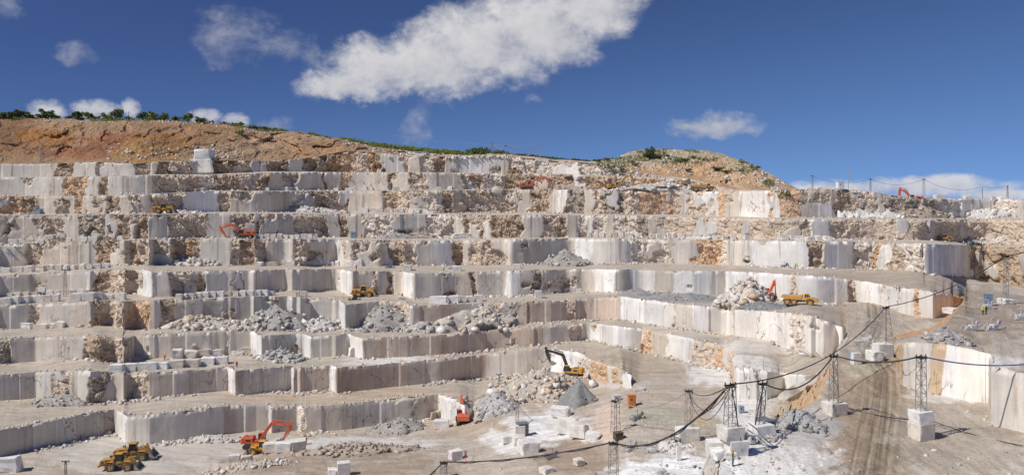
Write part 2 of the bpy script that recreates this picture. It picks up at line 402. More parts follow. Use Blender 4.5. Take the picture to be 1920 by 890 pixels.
def fore_z0(px, py):
    st = sorted(FORE); zs = []
    for s in st: zs.append(np.interp(py, [a for a, b in FORE[s]], [b for a, b in FORE[s]]))
    zs = np.array(zs); px = np.clip(px, st[0], st[-1]-1e-3)
    i = np.searchsorted(st, px, 'right')-1; i = np.clip(i, 0, len(st)-2)
    s0 = np.array(st)[i]; s1 = np.array(st)[i+1]; t = (px-s0)/(s1-s0)
    idx = np.indices(px.shape)
    z0 = zs[(i, *idx)]; z1 = zs[(i+1, *idx)]
    return z0*(1-t)+z1*t
ZL = [(890,764),(920,760),(960,748),(1033,730),(1110,728),(1150,728),(1185,728),(1250,735),(1350,770),(1440,768),(1510,728),(1560,715),(1610,705)]
W1 = [(-300,830,900),(0,806,856),(93,789,836),(194,769,813),(213,766,810),(219,770,816),(233,775,827),(241,781,829),(281,777,831),(329,771,826),(421,761,814),
      (480,758,807),(503,758,806),(508,763,812),(556,761,806),(563,763,811),(570,764,811),(640,757,806),(769,744,790),(823,738,782),(848,749,790),(872,761,792),(884,766,776)] + [(x,y,y) for x,y in ZL]
W2 = [(-300,705,760),(0,702,751),(67,697,745),(101,695,748),(169,695,757),(247,701,748),(270,700,747),(427,688,731),(432,689,733),(441,695,740),(480,691,737),(545,686,731),
      (550,691,737),(618,684,730),(622,684,730),(629,689,737),(682,686,731),(840,671,714),(918,663,707),(952,660,703),(1033,651,697),(1081,661,705),(1106,674,713),(1162,691,724),(1178,700,727)] + \
     [(x,y-1,y-1) for x,y in ZL if x >= 1185]
W3 = [(-300,645,690),(0,636,682),(20,634,680),(159,629,672),(185,632,678),(245,633,680),(253,628,672),(470,620,663),(476,622,668),(490,629,672),(565,625,667),(572,626,668),(582,632,671),
      (655,626,665),(665,630,668),(680,634,673),(852,626,663),(933,617,654),(1020,611,645),(1105,605,636),(1203,616,657),(1300,635,680),(1365,655,694),(1378,688,744),(1385,691,748),(1440,695,750),
      (1510,703,716),(1530,700,704),(1565,692,692),(1610,680,680)]
W4 = [(-300,582,630),(0,574,617),(129,567,612),(205,562,609),(216,565,616),(289,563,616),(323,560,613),(329,562,612),(480,555,605),(538,555,604),(546,557,610),(636,562,606),(640,566,616),(647,571,617),
      (712,563,612),(755,565,613),(766,573,619),(852,570,617),(960,566,608),(1062,562,601),(1160,555,597),(1168,556,598),(1243,566,611),(1321,574,622),(1440,583,637),(1475,586,655),(1521,592,663),
      (1556,603,664),(1580,614,656),(1592,621,640),(1610,628,630)]
W5 = [(-300,530,570),(0,517,556),(167,508,549),(178,507,548),(262,505,552),(282,508,557),(291,511,556),(480,506,547),(633,504,543),(640,505,546),(658,509,556),(731,508,551),(754,508,552),(759,509,555),
      (774,512,560),(858,512,556),(901,509,556),(948,507,554),(955,507,556),(971,507,555),(1062,505,548),(1115,504,546),(1120,504,546),(1150,505,548),(1156,505,547),(1184,505,544),(1226,506,547),(1263,507,548),(1332,508,552),
      (1359,508,553),(1440,511,558),(1456,513,561),(1548,519,568),(1602,524,573),(1645,531,574),(1653,533,584),(1699,540,601),(1753,547,609),(1790,553,590),(1812,557,572),(1835,560,562),(2200,585,587)]
W6 = [(-300,470,520),(0,458,506),(140,454,500),(173,453,497),(280,448,496),(431,447,497),(480,448,497),(620,448,498),(626,448,497),(647,450,498),(715,450,498),(723,450,497),(817,451,498),(850,451,498),(960,448,496),
      (1076,446,493),(1080,446,494),(1108,448,495),(1165,447,493),(1178,448,493),(1257,449,493),(1348,450,496),(1440,451,500),(1602,453,504),(1704,456,506),(1730,457,510),(1734,457,514),(1823,460,519),(1861,462,528),(1920,463,540),(2200,470,570)]
W7 = [(-300,408,464),(0,404,457),(146,403,453),(221,402,450),(313,401,447),(383,400,445),(480,400,446),(653,401,444),(701,401,446),(960,403,446),(1111,403,444),(1197,404,446),(1332,408,448),(1359,408,448),(1440,410,448),(1564,411,448),(1613,411,448),(1753,411,451),(1920,411,459),(2200,414,470)]
W8 = [(-300,372,406),(0,368,402),(178,367,401),(286,364,400),(399,358,397),(480,358,398),(669,358,397),(814,357,400),(960,355,398),(1030,355,399),(1181,357,402),(1273,358,402),(1348,359,405),(1440,357,408),(1500,354,408),(1591,354,408),(1634,359,408),(1675,366,408),(1737,371,408),(1920,374,408),(2200,376,410)]
W9 = [(-300,333,371),(0,332,367),(173,331,366),(286,328,363),(400,327,358),(480,325,357),(534,322,357),(669,323,357),(760,323,356),(868,324,355),(960,325,354),(1052,326,354),(1100,328,356),(1200,331,357),(1290,335,358),(1345,350,358),(1380,356,358),(1440,357,357.5),(1500,355,355),(1591,355,355),(1634,360,360),(1675,367,367),(1737,372,372),(1920,375,375),(2200,377,377)]
W10 = [(-300,309,333),(0,307,331),(84,307,330),(175,303,330),(251,307,328),(297,303,326),(400,300,326),(480,301,321),(542,299,320),(590,294,321),(647,282,322),(715,287,322),(777,293,322),(863,293,323),(922,291,324),(955,292,324),
       (960,293,324),(1041,301,325),(1111,305,327),(1150,312,329),(1200,324,330),(1250,331,333),(1290,334,334.5),(1345,349,349.5),(1380,356,356),(1440,357,357),(1500,355,355),(1591,355,355),(1634,360,360),(1675,367,367),(1737,372,372),(1920,375,375),(2200,377,377)]
SKYL = [(-300,222),(0,222),(40,223),(100,222),(160,225),(290,224),(380,230),(440,234),(480,243),(560,248),(640,260),(700,275),(790,287),(863,291),(922,289),(955,290),(960,291),(1000,294),(1041,299),(1080,301),(1111,303),
        (1160,296),(1180,284),(1210,280),(1250,280),(1330,282),(1360,290),(1400,305),(1430,320),(1460,335),(1490,351),(1500,355),(1591,355),(1634,360),(1675,367),(1737,372),(1920,375),(2200,377)]
SEG = {
 1: "0G 195p 213w 236G 330G 421p 445G 502w 508G 556R 570g 640g 769b 800p 824w",
 2: "0G 70g 98r 130g 165D 205g 245r 275g 300b 320g 352p 360g 428w 440g 545w 550p 618w 629p 682p 760b 840p 918g 1035w 1085R 1108o 1135w 1148o 1165w",
 3: "0D 20g 157d 185d 215r 250g 470w 490g 565w 582G 655w 680p 850p 960p 1020g 1070r 1088g 1105w 1205o 1220b 1250w 1300r 1340o 1372w 1490w",
 4: "0G 55r 72G 130b 163d 210r 240o 280g 300d 325b 345b 440G 478G 536w 546g 636w 647G 712r 766w 774p 850G 905r 955p 1062r 1080p 1165w 1265b 1300w 1400w 1480R 1510w",
 5: "0G 165w 178d 200r 258w 288G 320r 345G 366b 372d 380g 480G 636w 658G 700r 706G 728d 735b 755w 774G 858b 885d 895g 948w 972g 1000D 1015G 1060b 1072g 1115w 1153G 1184w 1226G 1263w 1332G 1360w 1456w 1478r 1495w 1590r 1605w 1690w 1712o 1722w 1790o",
 6: "0g 50r 78b 140G 180d 205g 245d 265r 280g 325d 345O 360d 375g 437r 450d 480r 500g 550r 582g 625w 645g 720w 730d 755r 780g 817w 850d 868b 880r 920g 948G 1030G 1078w 1110g 1163w 1183R 1255G 1290o 1350R 1362g 1410w 1515d 1545w 1600R 1637o 1648w 1700R 1734w 1820d",
 7: "0b 45b 80g 105r 120g 146D 185d 243g 255d 275g 315r 345r 388g 440g 480r 520g 552r 600d 612g 637d 650g 680R 720R 740d 760g 800R 850g 870d 880g 900d 905g 920d 960d 980g 1018r 1048d 1062g 1085R 1100w 1113R 1135G 1150R 1195D 1215G 1247r 1330r 1400r 1453G 1467r 1470G 1500r 1520w 1555r 1700r 1830r",
 8: "0o 38d 70b 140o 155b 198d 225b 245r 262g 285r 345w 410r 430b 465g 480b 545R 590d 612r 655g 690b 715d 740r 765b 800R 830d 850b 862r 960r 975g 990d 1030g 1045w 1062D 1095g 1110r 1128D 1170r 1200o 1260r 1320w 1345o 1357G 1388w 1440o 1447w 1462o 1500g 1543w 1565d 1600r 1648g 1662D 1740d 1755R 1800w 1860R",
 9: "0g 118o 162g 182b 186d 200g 260g 290r 335r 372R 400d 450r 480d 505b 548d 551b 575g 585b 607d 612b 640o 655g 703b 728d 735b 765d 772r 800g 868r 880d 905R 945d 1000r 1030d 1075w 1100d 1125o 1150r 1195o 1240r 1300r",
 10: "0g 84g 104d 138g 165g 180r 195g 255r 281g 296d 318r 333r 355g 400d 440r 480d 490g 502d 540g 558g 566d 620O 640o 665r 690O 715d 745r 768g 793R 810d 835g 845r 865w 905w 925g 955R 1040w 1085R 1150r",
 'n': "1600k 1692g 1745k 1770w 1856G 1880g 1920b",
}
TYPE = {'k': (.12, (.62, .46, .30)), 'g': (0, (.665, .62, .55)), 'G': (.0, (.605, .56, .495)), 'w': (0, (.83, .81, .77)), 'b': (.06, (.62, .555, .475)), 'p': (0, (.55, .455, .38)),  # w: white marble, also sunlit step faces with the light painted into the tint
        'r': (.8, (.65, .555, .46)), 'd': (1, (.50, .405, .315)), 'D': (1, (.43, .385, .34)), 'o': (.75, (.66, .48, .33)), 'R': (.8, (.74, .68, .61)), 'O': (1, (.49, .345, .215))}
def parse(s):
    out = []
    for w in s.split(): out.append((float(w[:-1]), w[-1]))
    return out
def line(Wl, px):
    a = np.array(Wl, float); return [np.interp(px, a[:, 0], a[:, i]) for i in range(1, a.shape[1])]

STEP = 1.5
def wall_mesh(name, px, D, zb, zt, seg, seed, rows=22, amp=1.0, under=1.2):
    n = len(px)
    base = np.stack([(px-CX)/F*D, D], -1)
    ds = np.linalg.norm(np.diff(base, axis=0), axis=1); S1 = np.concatenate([[0], np.cumsum(ds)])
    k = 5; bs = np.stack([np.convolve(np.pad(base[:, i], k, 'edge'), np.ones(2*k+1)/(2*k+1), 'valid') for i in (0, 1)], -1)
    tg = np.gradient(bs, axis=0); tg /= np.linalg.norm(tg, axis=1)[:, None]+1e-9
    nrm = np.stack([tg[:, 1], -tg[:, 0]], -1)
    v = np.linspace(0, 1, rows)[:, None]
    H = (zt-zb)[None, :]
    Z = zb[None, :]+v*H; S = np.broadcast_to(S1[None, :], Z.shape)
    PX = np.broadcast_to(px[None, :], Z.shape)
    lean = (vn(S*.09+seed, S*0+.5, seed)-.5)*26*(v-.5)
    wig = (fbm(S*.35, Z*.35, seed+2, 3)-.5)*11
    st = parse(seg); xs = np.array([a for a, b in st]); ids = [b for a, b in st]
    def look(P, crisp):
        i = np.clip(np.searchsorted(xs, P, 'right')-1, 0, len(xs)-1)
        rg = np.array([TYPE[c][0] for c in ids])[i]; tn = np.array([TYPE[c][1] for c in ids])[i]
        return rg, tn, i
    rg, tn, si = look(PX+lean+wig, False)
    _, _, si0 = look(PX, True)
    # patches of broken stone on sawn faces near their top, and smooth scabs on broken faces
    pat = fbm(S*.11, Z*.13, seed+30, 4)
    q0 = .75 if seed < 45 or seed > 300 else (.68 if seed < 65 else .63)
    if seed in (91, 101): q0 = .63+.12*(PX < 300)
    addr = smooth01(pat+.10*(v-.6), q0, q0+.05)*(rg < .4)
    rg = np.maximum(rg, addr*.85); tn = tn*(1-addr[..., None])+np.array((.54, .47, .39))*addr[..., None]
    scab = smooth01(fbm(S*.16+5, Z*.12, seed+40, 3), .665, .69)*(rg > .5)
    rg = rg*(1-scab); tn = tn*(1-scab[..., None])+np.array((.56, .54, .52))*scab[..., None]
    # broken rock relief: tilted blocks at two sizes, leaning strata
    th = -.55; u = S*math.cos(th)+Z*math.sin(th); w = -S*math.sin(th)+Z*math.cos(th)
    f1, dx, dy, a, b, c = voro(u/4.6, w/2.6, seed)
    f2, ex, ey, a2, b2, c2 = voro(u/1.5, w/.9, seed+3); f3, _, _, a3, _, _ = voro(u/.62, w/.5, seed+6)
    dr = 2.2*(a-.62)+1.6*((b-.5)*dx+(c-.5)*dy)*1.4+.85*(a2-.55)+.38*(a3-.5)+.8*((b2-.5)*ex+(c2-.5)*ey)+1.3*(fbm(S*.07, Z*.09, seed+7, 3)-.55)
    if seed in (71, 81): amp = amp*(1-.5*smooth01(PX, 1150, 1230))
    dr = dr*amp-.5*amp
    # sawn panels: slightly stepped, with seams; here and there an open crack
    pw = 5.5; cell = np.floor(S1/6.5+2.2*vn(S1*.06, S1*0, seed+8))
    pr = h2(cell, cell*0, seed+12); po = (pr-.5)*.5
    dsn = np.broadcast_to(po[None, :], Z.shape)+.12*(fbm(S*.5, Z*.35, seed+4, 3)-.5)
    cr = np.abs(fbm(S*.10+.05*Z, Z*.07, seed+14, 4)-.5); crm = fbm(S*.06, Z*.02, seed+15, 2)
    crack = (1-smooth01(cr, .0, .0055))*smooth01(crm, .55, .62)
    cv = np.abs(fbm(S*.16+(h2(np.floor(S*.03), 0*S, 3)-.5)*.5*Z, S*0+.3, seed+18, 2)-.5)
    crack = np.maximum(crack, (1-smooth01(cv, 0, .005))*smooth01(fbm(S*.05, S*0, seed+19, 2), .52, .6))
    dsn = dsn-crack*0
    pr2 = h2(cell, cell*0+3, seed+13)
    hue = np.array((1, .97, .93))[None]*(pr2[:, None] > .62)+np.array((1., 1., 1.))[None]*(pr2[:, None] <= .62)
    shade_t = ((.86+.26*pr)[:, None]*hue)[None]
    tn = tn*np.where(rg[..., None] > .5, 1.0, shade_t)
    def blur(a, w, ax):
        q = np.concatenate([np.repeat(a.take([0], ax), w, ax), a, np.repeat(a.take([-1], ax), w, ax)], ax); c = np.cumsum(q, ax)
        n_ = a.shape[ax]; return (c.take(range(2*w, 2*w+n_), ax)-np.concatenate([np.zeros_like(c.take([0], ax)), c.take(range(0, n_-1), ax)], ax))/(2*w)
    near = blur(blur(rg, 8, 1), 3, 0)*(rg < .5)
    tn = tn*(1-.5*near[..., None])+np.array((.58, .48, .375))*.5*near[..., None]
    bl = smooth01(fbm(S*.05+3, Z*.10, seed+50, 4), .54, .68)*(rg < .5)*.38
    bl = bl*np.where(np.array([c in 'w' for c in ids])[si], .35, 1.)
    tn = tn*(1-bl[..., None])+np.array((.58, .485, .385))*bl[..., None]
    rgs = rg
    d = dsn*(1-rgs)+dr*rgs
    # broken lip and toe
    lip = smooth01(v, .86, 1.0)
    d = d-lip*(.15+1.4*rgs)*fbm(S*.45, S*0+2.2, seed+21, 3)-smooth01(v, .90, 1.0)*1.3*np.maximum(0, fbm(S*.7, S*0+5.2, seed+23, 4)-.55)*4*(1-rgs)
    d = d*np.minimum(1, H/3.0+.02)
    if seed == 333: d = d*smooth01(px, 1680, 1694)[None]*.7
    d[-1] = np.minimum(d[-1], .1)
    Zj = Z.copy(); Zj[-1] += (fbm(S1*.7, S1*0, seed+22, 3)-.6)*.5*np.minimum(1, H[0]/3)
    zlow = Zj.copy(); zlow[0] -= under*np.clip(H[0]/2, 0.02, 1)
    X = base[None, :, 0]+nrm[None, :, 0]*d; Y = base[None, :, 1]+nrm[None, :, 1]*d
    P = np.stack([X, Y, zlow], -1)
    seam = np.zeros(n); seam[1:] = (np.abs(np.diff(cell)) > 0)
    sl = seam[None, :, None]*(1-rgs[..., None])
    tn = tn*(1-.6*sl)+np.array((.74, .72, .68))*.6*sl
    tn = tn*(.93+.14*fbm(S*.2, Z*.2, seed+33, 3))[..., None]
    uv = np.stack([S, Z], -1)
    o = grid_obj(name, P, 'rock', tn, np.clip(rgs, 0, 1), uv, smooth=1-rgs)
    return P

def region_tint(px, py, base, regs):
    t = np.broadcast_to(np.array(base), px.shape+(3,)).copy()
    for x, y, rx, ry, col, s in regs:
        q = ((px-x)/rx)**2+((py-y)/ry)**2+(fbm(px*.05, py*.12, x, 4)-.5)*1.6
        m = (1-smooth01(q, .5, 1.2))*s
        t = t*(1-m[..., None])+np.array(col)*m[..., None]
    return t
MUD = (.42, .35, .28); TAN = (.47, .405, .33); DUST = (.74, .72, .69); GRAV = (.33, .32, .31); OCH = (.56, .38, .22); PUD = (.42, .40, .31)
REG = [(300,850,260,40,(.56,.515,.455),.8),(60,720,140,16,(.42,.37,.31),.8),(340,735,260,10,(.56,.485,.405),.8),(640,745,240,16,(.48,.385,.29),.95),
       (760,680,120,10,DUST,.7),(600,680,60,7,PUD,.8),(640,830,200,12,(.66,.64,.61),.7),(620,872,260,30,(.38,.305,.235),1),(1010,745,110,25,(.48,.385,.29),.95),
       (900,800,120,20,(.47,.38,.29),.95),(1030,810,90,45,DUST,.95),(960,825,60,25,DUST,.9),(1100,855,130,32,(.37,.29,.22),1),(1140,790,30,45,(.66,.52,.42),.8),
       (1230,690,150,30,(.43,.36,.275),.95),(1380,700,90,30,DUST,.9),(1350,720,60,18,DUST,.8),(1290,750,130,26,(.46,.385,.305),.9),(1230,775,60,16,PUD,.8),(1290,790,70,14,PUD,.7),
       (1400,770,60,40,DUST,.95),(1480,750,60,60,(.46,.39,.30),.95),(1255,885,110,46,(.86,.85,.83),1),(1180,845,60,20,(.46,.39,.31),.8),(1250,625,120,14,(.56,.50,.42),.7),(1420,655,120,14,(.66,.61,.55),.8),
       (1370,682,80,10,(.68,.64,.58),.9),(1310,790,30,12,OCH,.5),
       (1500,575,200,16,(.42,.365,.30),1),(1250,560,160,10,GRAV,.8),(1640,605,90,40,(.42,.355,.285),1),(1610,700,70,60,(.40,.335,.265),1),(1645,790,105,150,(.36,.28,.20),1),
       (1460,860,120,50,(.70,.67,.63),.9),(1380,880,50,20,DUST,.8),(1520,800,60,40,(.44,.42,.40),.8),(1800,810,140,80,(.41,.35,.28),1),(1770,745,80,12,(.64,.60,.55),.9),(1610,690,40,16,(.47,.42,.30),.8),(1680,760,50,20,(.46,.37,.28),.7),
       (1700,522,200,20,(.43,.36,.285),.95),(1850,590,130,55,(.35,.29,.23),1),(1780,660,60,14,(.58,.46,.34),.6),(1860,680,70,14,DUST,.8),
       (760,535,300,14,(.56,.50,.44),.8),(1500,500,100,6,(.58,.52,.46),.8)]

def strip(name, A, B, pxA, pxB, pyA, pyB, rows, seed, base=TAN, amp=.25, pw=1.0, uvs=(.14, 1.0)):
    t = np.linspace(0, 1, rows)[:, None, None]**pw
    As = np.stack([np.convolve(np.pad(A[:, i], w, 'edge'), np.ones(2*w+1)/(2*w+1), 'valid') for i, w in ((0, 2), (1, 2), (2, 10))], -1)
    P = As[None]*(1-t)+B[None]*t
    P[0] = A; P[1] = P[1]*.7+.3*(A*(1-t[1])+B*t[1])
    t2 = t[..., 0]
    px = pxA[None]*(1-t2)+pxB[None]*t2; py = pyA[None]*(1-t2)+pyB[None]*t2
    X, Y = P[..., 0], P[..., 1]
    nz = (fbm(X*.12, Y*.2, seed, 4)-.5)*2*amp+(fbm(X*.9, Y*.9, seed+3, 3)-.5)*amp*.9
    nz = nz*np.clip(np.minimum(t2, .8)*6, 0, 1)
    P = P.copy(); P[..., 2] += nz
    tn = region_tint(px, py, base, REG)
    uv = np.stack([X*uvs[0], Y*uvs[1]], -1)
    return grid_obj(name, P, 'ground', tn, .5+0*X, uv)

def bench_system():
    px = np.arange(-300, 2200.1, STEP)
    walls = {1: W1, 2: W2, 3: W3, 4: W4, 5: W5, 6: W6, 7: W7, 8: W8, 9: W9, 10: W10}
    DS = {}; tops = {}; bases = {}; TOPROW = {}
    prevD = None
    for k in range(1, 11):
        yt, yb = line(walls[k], px)
        if k == 1:
            D = (ZC-fore_z(px, yb))*F/(yb-HZ)
        elif k <= 8:
            D = prevD*(pyt-HZ)/(yb-HZ)
            D = np.maximum(D, prevD)
        elif k == 9: D = prevD+14+6*(fbm(px*.01, px*0, 4, 2))
        else: D = prevD+15
        if k == 4:
            w4 = smooth01(px, 1560, 1640); D = D*(1-w4)+w4*30.3*F/(yb-HZ)
        def sm(a, w): return np.convolve(np.pad(a, w, 'edge'), np.ones(2*w+1)/(2*w+1), 'valid')
        if 2 <= k <= 4:
            wt = smooth01(px, 770, 830)*(1-smooth01(px, 960, 1010)); D = D*(1-wt)+sm(sm(D, 26), 16)*wt
        if 3 <= k <= 6:
            wt = smooth01(px, 1080, 1120)*(1-smooth01(px, 1230, 1290)); D = D*(1-wt)+sm(D, 16)*wt
        if k in (5, 6):
            wt = smooth01(px, 1400, 1460)*(1-smooth01(px, 1640, 1680)); D = D*(1-wt)+sm(sm(D, 40), 20)*wt
            D = sm(D, 3)
        if k == 6:
            wt = smooth01(px, 1620, 1680); D = D*(1-wt)+sm(D, 26)*wt
        if k >= 7: D = sm(sm(D, 40), 30)
        if prevD is not None: D = np.maximum(D, prevD+.05)
        DS[k] = D; tops[k] = yt; bases[k] = yb; prevD = D; pyt = yt
    end = {1: 1602, 2: 1602, 3: 1602, 4: 1606}
    info = {}
    for k in range(1, 11):
        m = px <= end.get(k, 2300)
        p = px[m]; D = DS[k][m]; zb = ZC-(bases[k][m]-HZ)*D/F; zt = ZC-(tops[k][m]-HZ)*D/F
        zt = np.maximum(zt, zb+.001)
        rows = {9: 18, 10: 16}.get(k, 24)
        P = wall_mesh('quarry_bench_face', p, D, zb, zt, SEG[k], 10*k+1, rows, amp=.6 if k <= 4 else (.8 if k <= 6 else 1.0))
        info[k] = (p, D, zb, zt, P)
    for k in range(1, 10):           # the level from the lip of face k to the foot of face k+1
        p, D, zb, zt, P = info[k]
        p2, D2, zb2, zt2, P2 = info[k+1]
        n = min(len(p), len(p2))
        A = P[-1][:n].copy()
        back = 4.0
        Db = D2[:n]+back; B = np.stack([(p2[:n]-CX)/F*Db, Db, zb2[:n]-.02], -1)
        pyA = tops[k][:n]; pyB = bases[k+1][:n]
        rows = 14 if k < 7 else 8
        strip('quarry_terrace', A, B, p[:n], p2[:n], pyA, pyB, rows, 70+k, base=TAN if k < 6 else (.52, .455, .38), amp=.18)
    # earth slope above the top bench up to the skyline, and the spoil mound on the right
    p, D, zb, zt, P = info[10]
    ys = line(SKYL, p)[0]
    Ds = D+55+50*np.exp(-((p-1280)/170.)**2)
    top = wp(p, ys, Ds); A = np.stack([(p-CX)/F*(D+.8), D+.8, zt-.15], -1)
    rows = 46; t = np.linspace(0, 1, rows)[:, None]
    PP = A[None]*(1-t[..., None])+top[None]*t[..., None]
    PX = np.broadcast_to(p[None], PP.shape[:2]); PY = HZ-(PP[..., 2]-ZC)/PP[..., 1]*F
    hgt = (top[:, 2]-A[:, 2])
    env = np.sin(np.pi*t)*np.minimum(1, np.maximum(hgt, 0)/8)[None]
    X = PP[..., 0]; Zz = PP[..., 2]
    f1, dx, dy, a, b, c = voro((X+Zz*.8)/9, Zz/4.5, 91)
    f2, ex, ey, a2, b2, c2 = voro((X+Zz)/3, Zz/1.6, 93)
    rk = np.where(PX < 430, .5, .8)+.5*(fbm(X*.04, Zz*.08, 44, 3)-.5)
    gul = fbm((X-Zz*1.7)*.13, (X+Zz)*.02, 95, 5)
    env = np.minimum(1, env*1.6)
    d = env*(1.6*(fbm(X*.35, Zz*.5, 99, 4)-.5)+3.5*(fbm(X*.025, Zz*.05, 92, 4)-.5)*2+rk*(3.2*(a-.5)+1.3*(a2-.5)+1.2*((b2-.5)*ex+(c2-.5)*ey))+2.6*(gul-.5))
    PP[..., 1] -= d*1.4; PP[..., 2] += d*.35
    PP[-1, :, 2] += (fbm(p*.06, p*0, 97, 3)-.5)*1.2*np.minimum(1, np.maximum(hgt, 0)/8)
    tn = region_tint(PX, PY, (.46, .36, .26), [
        (30,250,60,40,(.30,.20,.13),.8),(90,255,60,22,(.47,.28,.11),.9),(60,280,120,20,(.40,.27,.18),.6),(130,235,90,14,(.48,.38,.28),.8),(200,255,80,20,(.50,.40,.30),.8),
        (260,262,120,16,(.42,.22,.14),.9),(170,285,90,14,(.40,.21,.14),.8),(310,245,110,10,(.50,.36,.27),.8),(300,270,70,22,(.46,.31,.15),.9),(270,292,60,14,(.52,.34,.12),.7),
        (400,250,60,26,(.48,.34,.21),.8),(440,270,70,24,(.50,.40,.29),.8),(540,262,90,22,(.60,.49,.37),.9),(600,285,70,18,(.52,.40,.28),.9),(480,285,60,16,(.52,.44,.35),.8),
        (700,288,70,8,(.48,.36,.26),.7),(820,300,120,12,(.62,.56,.5),.8),(900,310,90,24,(.66,.62,.58),.8),(1010,310,120,20,(.68,.61,.54),.9),(1110,315,80,20,(.62,.50,.40),.8),
        (1200,300,70,16,(.42,.38,.29),.9),(1280,292,90,14,(.40,.38,.28),.9),(1200,320,80,12,(.54,.38,.24),.9),(1300,318,60,16,(.50,.36,.22),.9),(1350,325,60,30,(.60,.43,.27),.9),(1420,335,60,22,(.56,.42,.28),.9),(1390,305,40,16,(.42,.40,.28),.6)])
    band = .70+.58*fbm((X-Zz*1.9)*.09, (Zz+X*.5)*.35, 98, 4)
    wr = smooth01(PX, 880, 1120)[..., None]
    tn = tn*band[..., None]*(np.array((.74, .63, .53))*(1-wr)+np.array((.98, .93, .87))*wr)
    uv = np.stack([X, Zz], -1)
    grid_obj('earth_slope', PP, 'rock', tn, 1+0*X, uv, smooth=0*X)
    # land behind the skyline falling to the far valley
    B = top.copy(); rows = 14; tt = np.linspace(0, 1, rows)[:, None]
    Db = top[:, 1][None]+tt*520; kx = (p-CX)/F
    zz = PP[-1, :, 2][None]-tt*3-tt*tt*45
    Q = np.stack([kx[None]*Db, Db, zz], -1)
    grid_obj('hilltop_ground', Q, 'ground', np.array((.20, .21, .11)), .5+0*zz, np.stack([Q[..., 0], Q[..., 1]], -1))
    return px, DS, tops, bases, info
PXS, DS, TOPS, BASES, INFO = bench_system()

# pit floor and ramp in front
def fore_patch():
    p = np.arange(-300, 1603, 2.5); ybase = line(W1, p)[1]
    rows = 120; t = np.linspace(0, 1, rows)[:, None]**1.2
    py = ybase[None]*(1-t)+1010*t
    PX = np.broadcast_to(p[None], py.shape)
    z = fore_z(PX, py); D = (ZC-z)*F/(py-HZ)
    P = wp(PX, py, D)
    X, Y = P[..., 0], P[..., 1]
    rut = (fbm((Y+.25*X)*1.3, X*.05, 301, 3)-.5)*.5
    nz = (fbm(X*.15, Y*.15, 300, 4)-.5)*.6+(fbm(X*.8, Y*.8, 303, 4)-.5)*.35+rut
    nz *= np.clip(t*14, 0, 1)
    flat = np.where((PX < 560) & (z < .5), .3, 1.0)
    P[..., 2] += nz*flat
    # behind the lip of the first row: carry the floor a little under the faces
    tn = region_tint(PX, py, (.47, .405, .33), REG)
    bank = smooth01(np.abs(np.gradient(z, axis=0)), .25, .6)
    tn = tn*(1-.5*bank[..., None])+np.array((.55, .45, .36))*.5*bank[..., None]
    grid_obj('pit_floor', P, 'ground', tn, .6+0*X, np.stack([X*.16, (Y+.25*X)*1.0], -1))
    bk = np.stack([P[0]+np.array((0, 5, -.03)), P[0]], 0)
    grid_obj('pit_floor', bk, 'ground', np.array((.54, .49, .43)), .6+0*bk[..., 0], bk[..., :2])
fore_patch()

